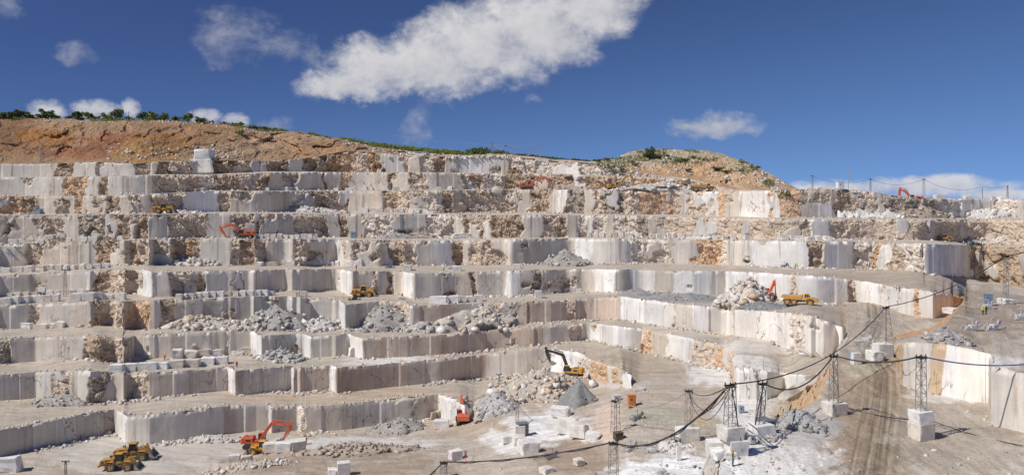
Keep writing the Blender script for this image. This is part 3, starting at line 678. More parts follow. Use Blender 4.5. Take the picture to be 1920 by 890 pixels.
# upper road and apron on the near right (level of the truck), with its bank down to the pit
E_LINE = [(560,1588),(622,1590),(660,1577),(690,1562),(725,1546),(770,1512),(800,1472),(835,1397),(862,1355),(890,1347),(1010,1325)]
def apron():
    ys = np.concatenate([np.linspace(566, 1010, 210)])
    el = np.interp(ys, [a for a, b in E_LINE], [b for a, b in E_LINE])
    el = el+(fbm(ys*.06, ys*0, 401, 4)-.5)*14
    nc = 260; t = np.linspace(0, 1, nc)[None, :]
    PX = el[:, None]*(1-t)+2200*t; PY = np.broadcast_to(ys[:, None], PX.shape)
    z = 31.2+0*PX
    D = (ZC-z)*F/(PY-HZ); P = wp(PX, PY, D); X, Y = P[..., 0], P[..., 1]
    # wheel ruts running along the road
    cxr = np.interp(PY, [600, 650, 700, 760, 820, 900, 1010], [1640, 1620, 1655, 1650, 1640, 1625, 1600])
    wr = np.interp(PY, [600, 700, 800, 1010], [40, 45, 60, 80])
    onr = np.exp(-((PX-cxr)/wr)**2)
    q = (PX-cxr)/wr
    trk = fbm(q*7+.3*np.sin(Y*.09), Y*.012, 402, 3); trk2 = fbm(q*30+.8*np.sin(Y*.06)+fbm(Y*.05, q*2, 409, 2)*3, Y*.03, 403, 2)
    rut = ((trk-.5)*.40+(trk2-.5)*.2)*onr
    nz = (fbm(X*.13, Y*.13, 404, 4)-.5)*.7*(1-.6*onr)+(fbm(X*.9, Y*.6, 405, 4)-.5)*.28+rut
    P[..., 2] += nz
    tn = region_tint(PX, PY, (.50, .44, .365), REG)
    wet = (smooth01(trk, .45, .62)*.8+smooth01(trk2, .52, .60)*.9)*onr
    tn = tn*(1.12-.34*wet[..., None])
    grid_obj('haul_road', P, 'ground', tn, .7+0*X, np.stack([(X-.1*Y)*1.1, Y*.22], -1))
    bot = [(560,1592),(622,1586),(660,1570),(690,1545),(725,1496),(770,1452),(800,1425),(835,1366),(862,1322),(890,1308),(1010,1285)]
    yb = np.interp(ys, [560, 660, 690, 725, 770, 800, 835, 862, 890, 1010], [620, 668, 708, 757, 795, 815, 845, 868, 896, 1015])
    bx = np.interp(ys, [a for a, b in bot], [b for a, b in bot])
    Db = 45.9*F/(yb-HZ); Bt = wp(bx, yb, Db); Bt[:, 2] -= 1.0
    A = P[:, 0]; rows = 26; t = np.linspace(0, 1, rows)[:, None, None]
    Q = A[None]*(1-t)+Bt[None]*t; s = np.broadcast_to(np.arange(len(ys))[None]*.6, Q.shape[:2]); h = np.broadcast_to(t[..., 0], s.shape)
    f1, dx, dy, a, b, c = voro(s/4, h*5+s*.1, 410)
    env = np.sin(np.pi*h)
    f2, ex, ey, a2, b2, c2 = voro(s/1.6, h*11+s*.15, 412)
    Q[..., 2] += env*(3.4*(a-.5)+1.5*(a2-.5)+2.0*(fbm(s*.3, h*4, 411, 3)-.5)+2.0); Q[..., 0] += env*((a-.5)*1.6+(a2-.5)*.6)
    yy = np.broadcast_to(ys[None], s.shape)
    tn = region_tint(yy, np.broadcast_to(h*100, s.shape), (.60, .46, .34), [(640,50,60,80,(.62,.58,.53),.9),(750,50,60,100,(.62,.43,.27),.8),(850,40,50,100,(.46,.44,.42),.8),(930,40,60,100,(.7,.68,.65),.9)])
    grid_obj('road_bank', Q, 'rock', tn, .75+0*s, np.stack([s, h*15], -1), smooth=0*s)
apron()

NR = [(1680,648,717),(1692,641,722),(1735,642,735),(1800,650,746),(1856,661,754),(1859,687,797),(1920,698,811),(2200,745,880)]
def near_right():
    p = np.arange(1680, 2200, 1.2); yt, yb = line(NR, p)
    D = 30.3*F/(yb-HZ); zt = ZC-(yt-HZ)*D/F
    P = wall_mesh('quarry_bench_face', p, D, 31.2+0*p, zt, SEG['n'], 333, 44, amp=.55)
    # top of this bench, back to the far bench on the right
    fx = [1680, 1690, 1750, 1780, 1812, 1823, 1861, 1920, 2200]; fy = [634, 631, 627, 600, 560, 522, 531, 543, 575]
    yf = np.interp(p, fx, fy); B = np.zeros((len(p), 3))
    Df = np.interp(p, [1680, 1760, 1800], [24.4, 23.3, 22.6])*F/(yf-HZ); B = wp(p, yf, Df)
    B[:, 1] += 8*smooth01(p, 1805, 1850)
    rows = 60; t = np.linspace(0, 1, rows)[:, None, None]
    A0 = P[-1]; As = np.stack([np.convolve(np.pad(A0[:, i], w, 'edge'), np.ones(2*w+1)/(2*w+1), 'valid') for i, w in ((0, 2), (1, 2), (2, 12))], -1)
    Q = As[None]*(1-t)+B[None]*t; Q[0] = A0; X, Y = Q[..., 0], Q[..., 1]
    Q[..., 2] += ((fbm(X*.2, Y*.2, 420, 4)-.5)*.9+(fbm(X*.9, Y*.9, 421, 3)-.5)*.3)*np.clip(t[..., 0]*8, 0, 1)
    PX = np.broadcast_to(p[None], X.shape); PY = HZ-(Q[..., 2]-ZC)/Y*F
    tn = region_tint(PX, PY, (.47, .41, .34), REG)
    grid_obj('quarry_terrace', Q, 'ground', tn, .7+0*X, np.stack([X*.5, Y*.4], -1))
    Lf = Q[:, 0]; t = np.linspace(0, 1, 14)[:, None, None]; low = Lf.copy(); low[:, 2] = 30.0
    K = Lf[None]*(1-t)+low[None]*t; K[..., 0] += np.sin(np.pi*t[..., 0])*(fbm(K[..., 1]*.8, K[..., 2]*.5, 440, 3)*.5)
    grid_obj('quarry_bench_face', K, 'rock', np.array((.60, .47, .34)), .5+0*K[..., 0], K[..., [1, 2]], smooth=0*K[..., 0])
    # bank from the back edge down to the haul road
    m = p <= 1835; A = Q[-1][m]
    bx = np.interp(p[m], [1680, 1690, 1750, 1780, 1812, 1835], [1676, 1684, 1742, 1765, 1800, 1835])
    by = np.interp(p[m], [1680, 1690, 1750, 1780, 1812, 1835], [632, 627, 615, 602, 574, 566])
    Bt = wp(bx, by, 30.6*F/(by-HZ))
    t = np.linspace(0, 1, 16)[:, None, None]; K = A[None]*(1-t)+Bt[None]*t
    s = K[..., 0]; K[..., 2] += np.sin(np.pi*t[..., 0])*(1.0*(fbm(s*.4, K[..., 1]*.2, 431, 3)-.3))
    grid_obj('road_bank', K, 'rock', np.array((.58, .38, .24)), .8+0*s, K[..., [0, 2]], smooth=0*s)
near_right()

# far land
def far_land():
    rr = np.concatenate([np.linspace(5, 800, 20), np.geomspace(900, 30000, 26)]); th = np.linspace(0, 2*np.pi, 97)
    z = np.interp(rr, [0, 60, 500, 900, 2500, 30000], [-4, -4, -4, -30, -300, -340])
    P = np.stack([rr[:, None]*np.cos(th)[None], rr[:, None]*np.sin(th)[None], np.broadcast_to(z[:, None], (len(rr), len(th)))], -1)
    grid_obj('ground', P, 'ground', np.array((.22, .22, .13)), .4+0*P[..., 0], P[..., :2]*.05, terrain=False)
far_land()

# ------------------------------------------------------------------ ground queries
vs = []; fs = []; n0 = 0
for v, q in TERRAIN:
    vs.append(v); fs.append(q+n0); n0 += len(v)
BVH = BVHTree.FromPolygons(np.concatenate(vs).tolist(), np.concatenate(fs).tolist())
CAM = Vector((0, 0, ZC))
def hit(px, py):
    d = Vector(((px-CX)/F, 1, -(py-HZ)/F)).normalized()
    loc, n, i, dist = BVH.ray_cast(CAM, d)
    return loc if loc is not None else CAM+d*300
def ground_z(x, y, zg, up=2.5):
    loc, n, i, dist = BVH.ray_cast(Vector((x, y, zg+up)), Vector((0, 0, -1)))
    return loc.z if loc is not None else zg
def spot(px, py, back=0.0, D=None):
    """stand a thing on the ground seen at a place in the photograph"""
    if D is None:
        d = Vector(((px-CX)/F, 1, -(py-HZ)/F)).normalized(); loc, n, i, dist = BVH.ray_cast(CAM, d)
        p = loc if loc is not None else CAM+d*300
        if loc is not None and abs(n.z) < .6:            # the sight line ends on a face: step out to its foot
            h = Vector((p.x, p.y, 0)).normalized()
            for off in (.7, 1.4, 2.2, 3.2, 4.5):
                q = p-h*off; l2, n2, i2, d2 = BVH.ray_cast(Vector((q.x, q.y, p.z+.3)), Vector((0, 0, -1)))
                if l2 is not None and n2.z > .7 and l2.z > p.z-7: p = l2; break
            else: pass
    else: p = Vector(((px-CX)/F*D, D, ZC-(py-HZ)/F*D))
    x, y = p.x*(1+back/p.y), p.y+back
    return Vector((x, y, ground_z(x, y, p.z)))
def mpp(p): return p.y/F       # metres per photograph pixel at a place

# ------------------------------------------------------------------ broken stone: heaps, scree and loose rocks
def ico():
    t = (1+5**.5)/2
    v = np.array([(-1,t,0),(1,t,0),(-1,-t,0),(1,-t,0),(0,-1,t),(0,1,t),(0,-1,-t),(0,1,-t),(t,0,-1),(t,0,1),(-t,0,-1),(-t,0,1)], float)
    f = np.array([(0,11,5),(0,5,1),(0,1,7),(0,7,10),(0,10,11),(1,5,9),(5,11,4),(11,10,2),(10,7,6),(7,1,8),(3,9,4),(3,4,2),(3,2,6),(3,6,8),(3,8,9),(4,9,5),(2,4,11),(6,2,10),(8,6,7),(9,8,1)])
    return v/np.linalg.norm(v[0]), f
ICOV, ICOF = ico()
CUBE = np.array([(a, b, c) for a in (-1, 1) for b in (-1, 1) for c in (-1, 1)], float)
CUBEF = np.array([(0,1,3),(0,3,2),(4,6,7),(4,7,5),(0,4,5),(0,5,1),(2,3,7),(2,7,6),(0,2,6),(0,6,4),(1,5,7),(1,7,3)])
def rocks_arrays(pos, size, tints):
    """many stones, each its own jittered shape"""
    V = []; Fc = []; T = []; n = 0
    for p, s, t in zip(pos, size, tints):
        if RNG.random() < .95: bv, bf = CUBE*.72, CUBEF
        else: bv, bf = ICOV, ICOF
        v = bv*(1+RNG.uniform(-.38, .38, bv.shape))*np.array([RNG.uniform(.7, 1.35), RNG.uniform(.6, 1.1), RNG.uniform(.45, .85)])
        m = np.array(Euler((RNG.uniform(-.6, .6), RNG.uniform(-.6, .6), RNG.uniform(0, 6.28))).to_matrix())
        V.append((v@m.T)*s*.5+p); Fc.append(bf+n); n += len(v); T.append(np.repeat(t[None], len(v), 0))
    return np.concatenate(V), np.concatenate(Fc), np.concatenate(T)
def tri_obj(name, V, Fc, T, mat='stone'):
    me = bpy.data.meshes.new(name); nf = len(Fc)
    me.vertices.add(len(V)); me.vertices.foreach_set('co', V.reshape(-1).astype(np.float32))
    me.loops.add(nf*3); me.loops.foreach_set('vertex_index', Fc.reshape(-1).astype(np.int32))
    me.polygons.add(nf); me.polygons.foreach_set('loop_start', np.arange(0, nf*3, 3).astype(np.int32)); me.polygons.foreach_set('loop_total', np.full(nf, 3, np.int32))
    me.update(calc_edges=True)
    a = me.attributes.new('tint', 'FLOAT_COLOR', 'POINT'); a.data.foreach_set('color', np.concatenate([T, np.ones((len(T), 1))], -1).reshape(-1).astype(np.float32))
    me.materials.append(MAT[mat]); o = bpy.data.objects.new(name, me); COL.objects.link(o); return o
PAL = {'pale': [(.68,.66,.63),(.60,.57,.53),(.64,.56,.46),(.50,.47,.44)], 'white': [(.76,.75,.73),(.70,.68,.65),(.66,.60,.53)], 'grey': [(.36,.345,.32),(.42,.40,.375),(.31,.30,.28),(.55,.52,.48)],
       'tan': [(.58,.51,.43),(.56,.44,.33),(.66,.62,.57),(.46,.41,.36),(.7,.68,.64)], 'orange': [(.70,.67,.62),(.62,.52,.41),(.56,.41,.28),(.74,.71,.66),(.5,.45,.4)], 'brown': [(.44,.36,.29),(.50,.42,.34),(.36,.30,.25)],
       'mix': [(.40,.39,.38),(.52,.48,.43),(.64,.61,.57),(.33,.32,.31)]}
HEAPS = []
def heap(px, py, wpx, h, depth, pal, n, smin, smax, label, core=None, back=0, lean=0, power=.9, rough=1):
    c = spot(px, py); m = mpp(c); a = wpx*m/2; b = depth
    cy = c.y+b*.55+back; cx = c.x*(cy/c.y)
    z0 = min(ground_z(cx, c.y-1.0, c.z, 1.0), c.z)
    if z0 < c.z-2: z0 = c.z-.6
    nr, na = 14, 48
    rr = np.linspace(0, 1, nr)[:, None]; th = np.linspace(0, 2*np.pi, na+1)[None, :-1]
    wob = 1+.6*(fbm(np.cos(th)*1.6+px*.1, np.sin(th)*1.6, 500, 3)-.5)*2
    X = cx+a*rr*np.cos(th)*wob+lean*(1-rr); Y = cy+b*rr*np.sin(th)*wob
    prof = np.clip(1-rr, 0, 1)**power
    X = X+0*rr; Y = Y+0*rr; bx_, by_ = cx*(cy+b*.5)/cy, cy+b*.5
    for _ in range(7):                    # keep the foot of the heap on its own ledge
        bad = np.array([ground_z(a_, b_, z0, 2.5) < z0-2.4 for a_, b_ in zip(X.ravel(), Y.ravel())]).reshape(X.shape)
        if not bad.any(): break
        X = np.where(bad, bx_+(X-bx_)*np.where(np.abs(Y-by_) > 1e-6, .9, 1), X); Y = np.where(bad, by_+(Y-by_)*.68, Y)
    Z = z0+h*prof*(1+.35*(fbm(X*.25, Y*.25+px, 501, 3)-.5)*2)-1.4*(rr > .97)+(fbm(X*1.1, Y*1.1, 502, 3)-.5)*.5*rough+h*.22*(fbm(X*.45, Y*.45+px, 503, 3)-.5)*(rr < .97)
    GZ = np.array([ground_z(a_, b_, z0, 2.5) for a_, b_ in zip((X+0*Z).ravel(), (Y+0*Z).ravel())]).reshape(Z.shape)
    Z = Z+np.where(np.abs(GZ-z0) < 2.4, np.minimum(GZ-z0, .5), 0)
    V = np.stack([X+0*Z, Y+0*Z, Z], -1).reshape(-1, 3); Fc = []
    for i in range(nr-1):
        for k in range(na):
            q = (i*na+k, i*na+(k+1) % na, (i+1)*na+(k+1) % na, (i+1)*na+k); Fc += [(q[0], q[3], q[2]), (q[0], q[2], q[1])]
    P = np.array(PAL[pal]); cc = np.array(core if core is not None else P.mean(0)*.9)
    T = np.repeat(cc[None], len(V), 0)*(.85+.3*RNG.random((len(V), 1)))
    rsq = RNG.random(n)**.5*1.1; ang = RNG.uniform(0, 6.283, n)
    w2 = 1+.6*(fbm(np.cos(ang)*1.6+px*.1, np.sin(ang)*1.6, 500, 3)-.5)*2
    x = cx+a*rsq*np.cos(ang)*w2+lean*(1-rsq); y = cy+b*rsq*np.sin(ang)*w2
    z = z0+h*np.clip(1-rsq, 0, 1)**power*(1+.35*(fbm(x*.25, y*.25+px, 501, 3)-.5)*2)+.1
    gz = np.array([ground_z(a_, b_, z0, 2.5) for a_, b_ in zip(x, y)]); z = z+np.where(np.abs(gz-z0) < 2.4, np.minimum(gz-z0, .5), 0)
    keep = (y < cy+b*.35) & (gz > z0-2.4)
    size = smin*.8+(smax*1.25-smin)*RNG.random(n)**4
    size = size*(.75+.5*rsq)
    tt = P[RNG.integers(0, len(P), n)]*(.85+.3*RNG.random((n, 1)))
    pos = np.stack([x, y, z], -1)[keep]
    V2, F2, T2 = rocks_arrays(pos, size[keep], tt[keep])
    o = tri_obj('rubble_heap', np.concatenate([V, V2]), np.concatenate([np.array(Fc), F2+len(V)]), np.concatenate([T, T2]))
    tag(o, label, 'rubble', None, 'stuff')
    return o
GC = (.36, .335, .30)
heap(722, 617, 165, 7.6, 8, 'mix', 520, .3, 1.7, 'tall grey gravel heap with pale boulders below the yellow wheel loader', GC, power=.8)
heap(880, 619, 175, 6.6, 7.5, 'tan', 520, .4, 2.0, 'wide heap of tan broken rock right of the grey gravel heap', (.50,.45,.39), power=.75, lean=3)
heap(517, 617, 130, 8.0, 7.5, 'mix', 420, .3, 1.6, 'grey scree heap with pale stones leaning on the bench left of centre', GC, power=.85)
heap(602, 619, 95, 4.0, 6, 'pale', 320, .4, 2.2, 'low heap of pale boulders between the two grey scree heaps')
heap(385, 617, 190, 3.4, 6, 'tan', 420, .5, 2.4, 'long low bank of tan and white boulders under a bench face', power=.6)
heap(802, 622, 150, 2.4, 4, 'mix', 300, .3, 1.9, 'low spill of mixed rock joining the grey gravel heap and the tan heap', (.46,.42,.37), power=.6)
heap(455, 618, 90, 2.6, 4, 'tan', 220, .3, 2.0, 'low spill of pale boulders left of the grey scree heap', power=.6)
heap(1056, 497, 105, 5.4, 9, 'grey', 300, .25, 1.4, 'cone of grey gravel with white stones at the foot of its bench', GC)
heap(365, 498, 130, 2.4, 4, 'pale', 260, .4, 1.7, 'low pale rubble strip on the ledge below the orange excavator', power=.6)
heap(527, 677, 92, 3.2, 5, 'mix', 260, .3, 1.6, 'small grey brown scree heap beside a shallow puddle')
heap(1005, 748, 190, 5.6, 12, 'orange', 760, .5, 2.0, 'broad heap of pale and orange broken marble below the black boomed excavator', (.52,.45,.37), power=.55)
heap(1086, 757, 76, 5.0, 6, 'grey', 200, .15, .5, 'dark grey gravel cone in front of the black boomed excavator', (.25,.25,.245), rough=.4)
heap(1392, 572, 110, 7.0, 9, 'orange', 560, .4, 1.9, 'steep heap of white and orange rock beside the orange excavator and dump truck', (.58,.53,.47), power=.7, lean=2)
heap(1290, 562, 150, 1.8, 5, 'grey', 200, .15, .6, 'long low ridge of dark gravel on the road near the dump truck', (.29,.29,.285), rough=.5)
heap(1200, 553, 80, 1.8, 4, 'grey', 110, .15, .5, 'short low dark gravel ridge against the white bench face', (.30,.30,.295), rough=.5)
heap(1425, 580, 120, 1.6, 4, 'grey', 160, .2, .7, 'dark gravel spill in front of the orange excavator and rock heap', (.24,.245,.25), rough=.5)
heap(1868, 459, 130, 3.6, 6, 'orange', 300, .4, 1.6, 'pale rock heap on the upper right ledge')
heap(1815, 457, 60, 2.6, 5, 'grey', 60, .1, .3, 'smooth grey gravel wedge left of the pale rock heap', (.33,.335,.33), rough=.3)
heap(1590, 408, 190, 2.4, 6, 'white', 460, .4, 1.8, 'white rubble strip at the foot of the upper right face', power=.6)
heap(1712, 408, 150, 5.2, 7, 'brown', 420, .4, 1.7, 'brown scree below the orange excavator on the right rim', power=.7)
heap(1850, 409, 150, 3.2, 5, 'white', 320, .4, 1.9, 'white scree under the pale right rim', power=.6)
heap(750, 811, 120, 3.0, 4.5, 'grey', 220, .2, .9, 'dark scree at the foot of the lowest bench', GC, power=.7)
heap(670, 850, 210, 1.8, 4, 'brown', 420, .3, 1.1, 'brown spoil berm along the edge of the pit ramp', (.42,.35,.28), power=.6)
heap(742, 447, 75, 2.2, 5, 'grey', 120, .2, .7, 'grey gravel patch left of the large white slabs', GC)
heap(570, 398, 150, 2.2, 4, 'pale', 300, .4, 1.7, 'pale rubble strip along an upper ledge', power=.6)
heap(120, 759, 100, 2.2, 4, 'grey', 170, .2, .8, 'grey scree under the dark rounded boulder face at left', GC, power=.7)
heap(1240, 358, 190, 3.5, 7, 'pale', 420, .4, 1.9, 'pale rubble bank between the yellow excavators', (.52,.47,.41), power=.6)
heap(1070, 355, 80, 2.5, 5, 'brown', 200, .3, 1.2, 'brown rubble right of the orange excavator on the upper ledge', power=.7)
heap(1768, 641, 70, 2.2, 5, 'grey', 160, .2, .9, 'dark mound of fines on the edge of the near right bench', (.33,.31,.29))
heap(930, 770, 90, 3.5, 8, 'mix', 420, .25, 1.1, 'grey stony bank behind the rear facing orange excavator', (.42,.40,.38), power=.6)
heap(470, 876, 190, .9, 3, 'tan', 420, .25, .9, 'stony edge of the pit ramp beside the wheel loaders', (.48,.42,.35), power=.5)
heap(400, 805+23, 110, 1.3, 2.5, 'pale', 180, .2, 1.0, 'pale crumbled stone under the grey lowest face at left', power=.6)
heap(1490, 802, 90, 1.5, 5, 'grey', 260, .15, .7, 'grey crushed stone on the slope below the road edge', (.40,.39,.38), power=.6)
heap(1260, 842, 60, .9, 2.5, 'white', 130, .2, .7, 'white debris beside the coiled hose', power=.6)
heap(1440, 825, 70, .7, 2, 'mix', 120, .15, .5, 'loose stone round the grey cabinets under the lattice masts', power=.6)
heap(250, 672, 70, 1.3, 2.5, 'pale', 130, .3, 1.1, 'pale loose rock behind the row of grey blocks')
heap(300, 398, 200, 1.5, 3, 'white', 260, .3, 1.4, 'white rubble strip on the ledge by the small yellow loader', power=.6)
heap(1320, 448, 90, 1.6, 3, 'white', 160, .3, 1.3, 'white rubble at the end of the block row', power=.6)

def scree():
    """fallen stones along the foot of every face"""
    for k in range(1, 10):
        p, D, zb, zt, P = INFO[k]
        m = np.where((zt-zb > 2) & (p > -60) & (p < 1990))[0]
        n = {1: 700, 2: 900, 3: 900, 4: 900, 5: 1000, 6: 1000, 7: 900, 8: 800, 9: 700}[k]
        dens = fbm(p[m]*.012, p[m]*0, 600+k, 4)**4; dens /= dens.sum()
        i = RNG.choice(m, n, p=dens)
        off = .3+RNG.random(n)**2*3.2
        pos = np.stack([(p[i]-CX)/F*(D[i]-off), D[i]-off, zb[i]+.05], -1)
        size = .25+1.3*RNG.random(n)**4
        T = np.array(PAL['pale']+PAL['tan'])[RNG.integers(0, 8, n)]*(.8+.4*RNG.random((n, 1)))
        V, Fc, TT = rocks_arrays(pos, size, T)
        tag(tri_obj('scree', V, Fc, TT), 'loose stones fallen along the foot of a bench face', 'scree', 'scree along the bench feet', 'stuff')
        # crumbs along the lip
        n = 260; i = RNG.choice(m, n); L_ = P[-1]
        pos = L_[i]+np.stack([RNG.uniform(-.5, .5, n), RNG.uniform(.3, 2.0, n), RNG.uniform(0, .1, n)], -1)
        V, Fc, TT = rocks_arrays(pos, .2+.8*RNG.random(n)**3, np.array(PAL['pale'])[RNG.integers(0, 4, n)])
        tag(tri_obj('scree', V, Fc, TT), 'loose stones strewn along the lip of a bench', 'scree', 'scree along the bench lips', 'stuff')
    # stones strewn over the near floors
    pos = []; sz = []
    for _ in range(2300):
        if random.random() < .55: px, py = random.uniform(860, 1560), random.uniform(740, 889)
        else: px, py = random.uniform(1380, 1919), random.uniform(640, 889)
        if 1600 < px < 1700 and random.random() < .8: continue
        if fbm(np.array([px*.02]), np.array([py*.04]), 9, 3)[0] < .47: continue
        q = hit(px, py)
        if max(abs(ground_z(q.x+a, q.y+b, q.z, 1.5)-q.z) for a, b in ((.7, 0), (-.7, 0), (0, .7), (0, -.7))) > .55: continue
        pos.append(q); sz.append(.12+.55*random.random()**5)
    T = np.array(PAL['pale']+PAL['mix'])[RNG.integers(0, 8, len(pos))]
    V, Fc, TT = rocks_arrays(np.array([tuple(q) for q in pos]), np.array(sz), T)
    tag(tri_obj('scree', V, Fc, TT), 'small stones strewn over the near pit floor and road', 'scree', None, 'stuff')
    # boulders on the spoil mound and along the left skyline
    pos = []; sz = []
    for _ in range(950):
        px = random.uniform(1130, 1470); top = np.interp(px, [a for a, b in SKYL], [b for a, b in SKYL])
        py = random.uniform(top+1, min(top+45, 345)) if random.random() < .75 else random.uniform(top+1, 350)
        if py < top+1: continue
        pos.append(hit(px, py)); sz.append(.4+1.6*random.random()**3)
    for _ in range(420):
        px = random.uniform(60, 520); top = np.interp(px, [a for a, b in SKYL], [b for a, b in SKYL]); pos.append(hit(px, top+random.uniform(0, 7))); sz.append(.3+1.1*random.random()**3)
    for _ in range(500):
        px = random.uniform(640, 960); top = np.interp(px, [a for a, b in SKYL], [b for a, b in SKYL]); pos.append(hit(px, top+random.uniform(0, 9))); sz.append(.4+1.4*random.random()**3)
    for _ in range(420):
        px = random.uniform(200, 460); py = random.gauss(288, 9); pos.append(hit(px, py)); sz.append(.4+1.3*random.random()**3)
    T = np.array(PAL['pale']+PAL['tan'])[RNG.integers(0, 8, len(pos))]
    V, Fc, TT = rocks_arrays(np.array([tuple(q) for q in pos]), np.array(sz), T)
    tag(tri_obj('scree', V, Fc, TT), 'boulders strewn over the earth slope and spoil mound on the skyline', 'scree', None, 'stuff')
scree()

# ------------------------------------------------------------------ marble blocks
def block_mesh(seed, irregular):
    rg = np.random.default_rng(seed); bm = bmesh.new(); bmesh.ops.create_cube(bm, size=1)
    bmesh.ops.bevel(bm, geom=bm.edges[:], offset=.035+.05*irregular, segments=1, affect='EDGES')
    bmesh.ops.subdivide_edges(bm, edges=bm.edges[:], cuts=2, use_grid_fill=True)
    J = {(a, b, c): Vector(rg.uniform(-.05-.12*irregular, .05+.12*irregular, 3)) for a in (-1, 1) for b in (-1, 1) for c in (-1, 1)}
    for v in bm.verts:
        x, y, z = v.co*2; d = Vector()
        for (a, b, c), j in J.items(): d += j*((1+a*x)/2*(1+b*y)/2*(1+c*z)/2)
        v.co += d+Vector(rg.uniform(-1, 1, 3))*(.012+.03*irregular); v.co.z += .5
    me = bpy.data.meshes.new('marble_block'); bm.to_mesh(me); bm.free(); me.materials.append(MAT['block']); return me
SAWN = [block_mesh(i, 0) for i in range(6)]; RAGGED = [block_mesh(40+i, .8) for i in range(6)]
ORD = ['first','second','third','fourth','fifth','sixth','seventh','eighth','ninth','tenth','eleventh','twelfth','thirteenth','fourteenth','fifteenth','sixteenth','seventeenth','eighteenth','nineteenth','twentieth',
       'twenty-first','twenty-second','twenty-third','twenty-fourth','twenty-fifth','twenty-sixth']
def put_block(loc, w, d, h, rz, ragged, label, group=None, rx=0):
    me = random.choice(RAGGED if ragged else SAWN)
    o = bpy.data.objects.new('marble_block', me); COL.objects.link(o)
    o.location = (loc[0], loc[1], loc[2]-.06); o.scale = (w, d, h); o.rotation_euler = (rx, 0, rz)
    tag(o, label, 'block', group); return o
def row(items, where, rz=0, zoom=None, ragged=.25, group=None, shape='marble block'):
    """items: (x0, x1, y bottom, pixel height) in the photograph"""
    n = len(items)
    for i, (x0, x1, yb, hp) in enumerate(items):
        p = spot((x0+x1)/2, yb); m = mpp(p); w = (x1-x0)*m*.93; h = max(.9, hp*m*.92); d = min(max(1.4, w*.75), 2.4)
        rag = random.random() < ragged
        lab = f"{ORD[i]} {'ragged ' if rag else ''}block from left in the {where}"
        put_block((p.x*(p.y+d*.5)/p.y, p.y+d*.5, p.z), w, d, h, rz+random.uniform(-.12, .12), rag, lab, group or where)
def Z(ox, oy, sc, lst, hp=None):
    return [(ox+a/sc, ox+b/sc, oy+y/sc, (h if h else 40)/sc) for a, b, y, h in lst]
S1, S2 = 3.708, 3.56
row(Z(0,400,S1,[(2,22,636,50),(25,80,636,55),(85,140,630,58),(145,205,625,55),(210,258,620,50),(263,308,618,52),(313,360,615,52),(368,415,612,52),(495,572,612,62),(583,660,605,58),(666,720,600,55),(735,790,598,38),(815,876,600,50)]), 'front row by the slim left mast', .06)
row(Z(0,400,S1,[(50,92,572,28),(100,150,570,32),(160,210,565,32),(216,268,562,30),(270,320,560,32),(326,376,556,34),(388,420,554,30),(430,480,556,36),(488,535,550,32),(545,590,545,32),(597,625,540,30)]), 'back row by the slim left mast', .06)
row(Z(0,400,S1,[(1225,1270,600,46),(1274,1306,597,38),(1312,1355,594,42),(1362,1404,590,42),(1408,1455,586,44),(1459,1506,582,44),(1512,1560,580,44),(1572,1614,577,36),(1622,1660,576,38),(1664,1715,575,42),(1719,1766,571,40)])+Z(480,400,S1,[(0,36,570,42),(40,88,571,44),(92,130,570,34),(276,305,573,38),(314,356,573,36)]), 'row left of the big yellow loader', .05)
row(Z(0,400,S1,[(0,18,412,40),(20,75,412,38),(95,165,404,36),(173,236,408,48),(256,320,404,42),(334,380,392,36),(388,435,398,44),(440,484,400,40),(490,536,393,34),(554,602,390,40),(606,645,387,34),(655,706,383,40),(716,762,379,36)]), 'row on the ledge above the slim mast', .04, ragged=.5)
row(Z(0,400,S1,[(64,134,209,36),(137,186,207,34),(190,246,205,34),(260,316,202,32),(328,382,198,34),(418,460,196,32),(464,500,193,30),(566,614,192,40),(618,690,188,34),(706,755,183,34),(758,782,180,28),(816,860,178,34)]), 'row left of the left facing orange excavator', .03)
row(Z(480,400,S1,[(0,20,174,32),(22,52,174,32),(58,96,174,34),(100,140,174,32),(146,186,174,34),(190,226,174,30),(234,266,174,28),(270,306,174,32),(314,356,174,36),(360,396,172,32),(404,430,170,30)]), 'row right of the left facing orange excavator')
row(Z(480,400,S1,[(0,50,365,28),(55,150,364,30),(160,214,362,40),(218,276,362,38),(282,346,362,40),(350,384,362,34),(388,460,364,40),(465,502,364,46),(506,545,364,30),(548,584,364,34),(620,670,366,38),(680,746,366,46)]), 'pale ragged row on the ledge above the loader', ragged=.8)
row(Z(480,400,S1,[(1210,1332,628,56),(1340,1412,622,54),(1416,1456,620,52),(1460,1508,615,44),(1512,1576,612,52)]), 'row right of the big yellow loader', .03, ragged=0)
row(Z(480,180,S1,[(730,782,806,30),(790,830,806,30),(834,886,806,32),(894,926,806,28),(930,952,806,26),(956,986,806,28),(995,1028,806,36),(1060,1096,806,30),(1100,1140,806,30),(1165,1232,808,32)]), 'short row under the arched grey rock', ragged=.4)
row(Z(480,180,S1,[(45,98,654,26),(145,240,654,28),(246,304,654,28),(540,575,652,24),(620,690,652,22),(740,775,652,30),(790,815,651,26),(890,915,651,30),(950,1000,651,26),(1250,1290,651,24),(1330,1370,651,26)]), 'scattered row under the tan slabs', ragged=.5)
row(Z(960,400,S1,[(466,516,155,62),(520,548,155,38),(566,602,157,38),(606,642,158,38),(650,690,158,36),(694,730,158,34),(736,776,159,36),(780,842,160,38),(862,904,162,40),(908,946,163,38),(950,996,165,40),(1000,1030,166,36),(1036,1070,167,36),(1074,1112,168,40),(1116,1142,168,36),(1150,1198,170,38),(1216,1266,172,38),(1270,1300,173,34),(1340,1382,178,42),(1396,1426,178,34),(1460,1500,180,34),(1520,1556,181,34),(1612,1652,183,36)]), 'long row right of the two white slabs', .02, ragged=.45)
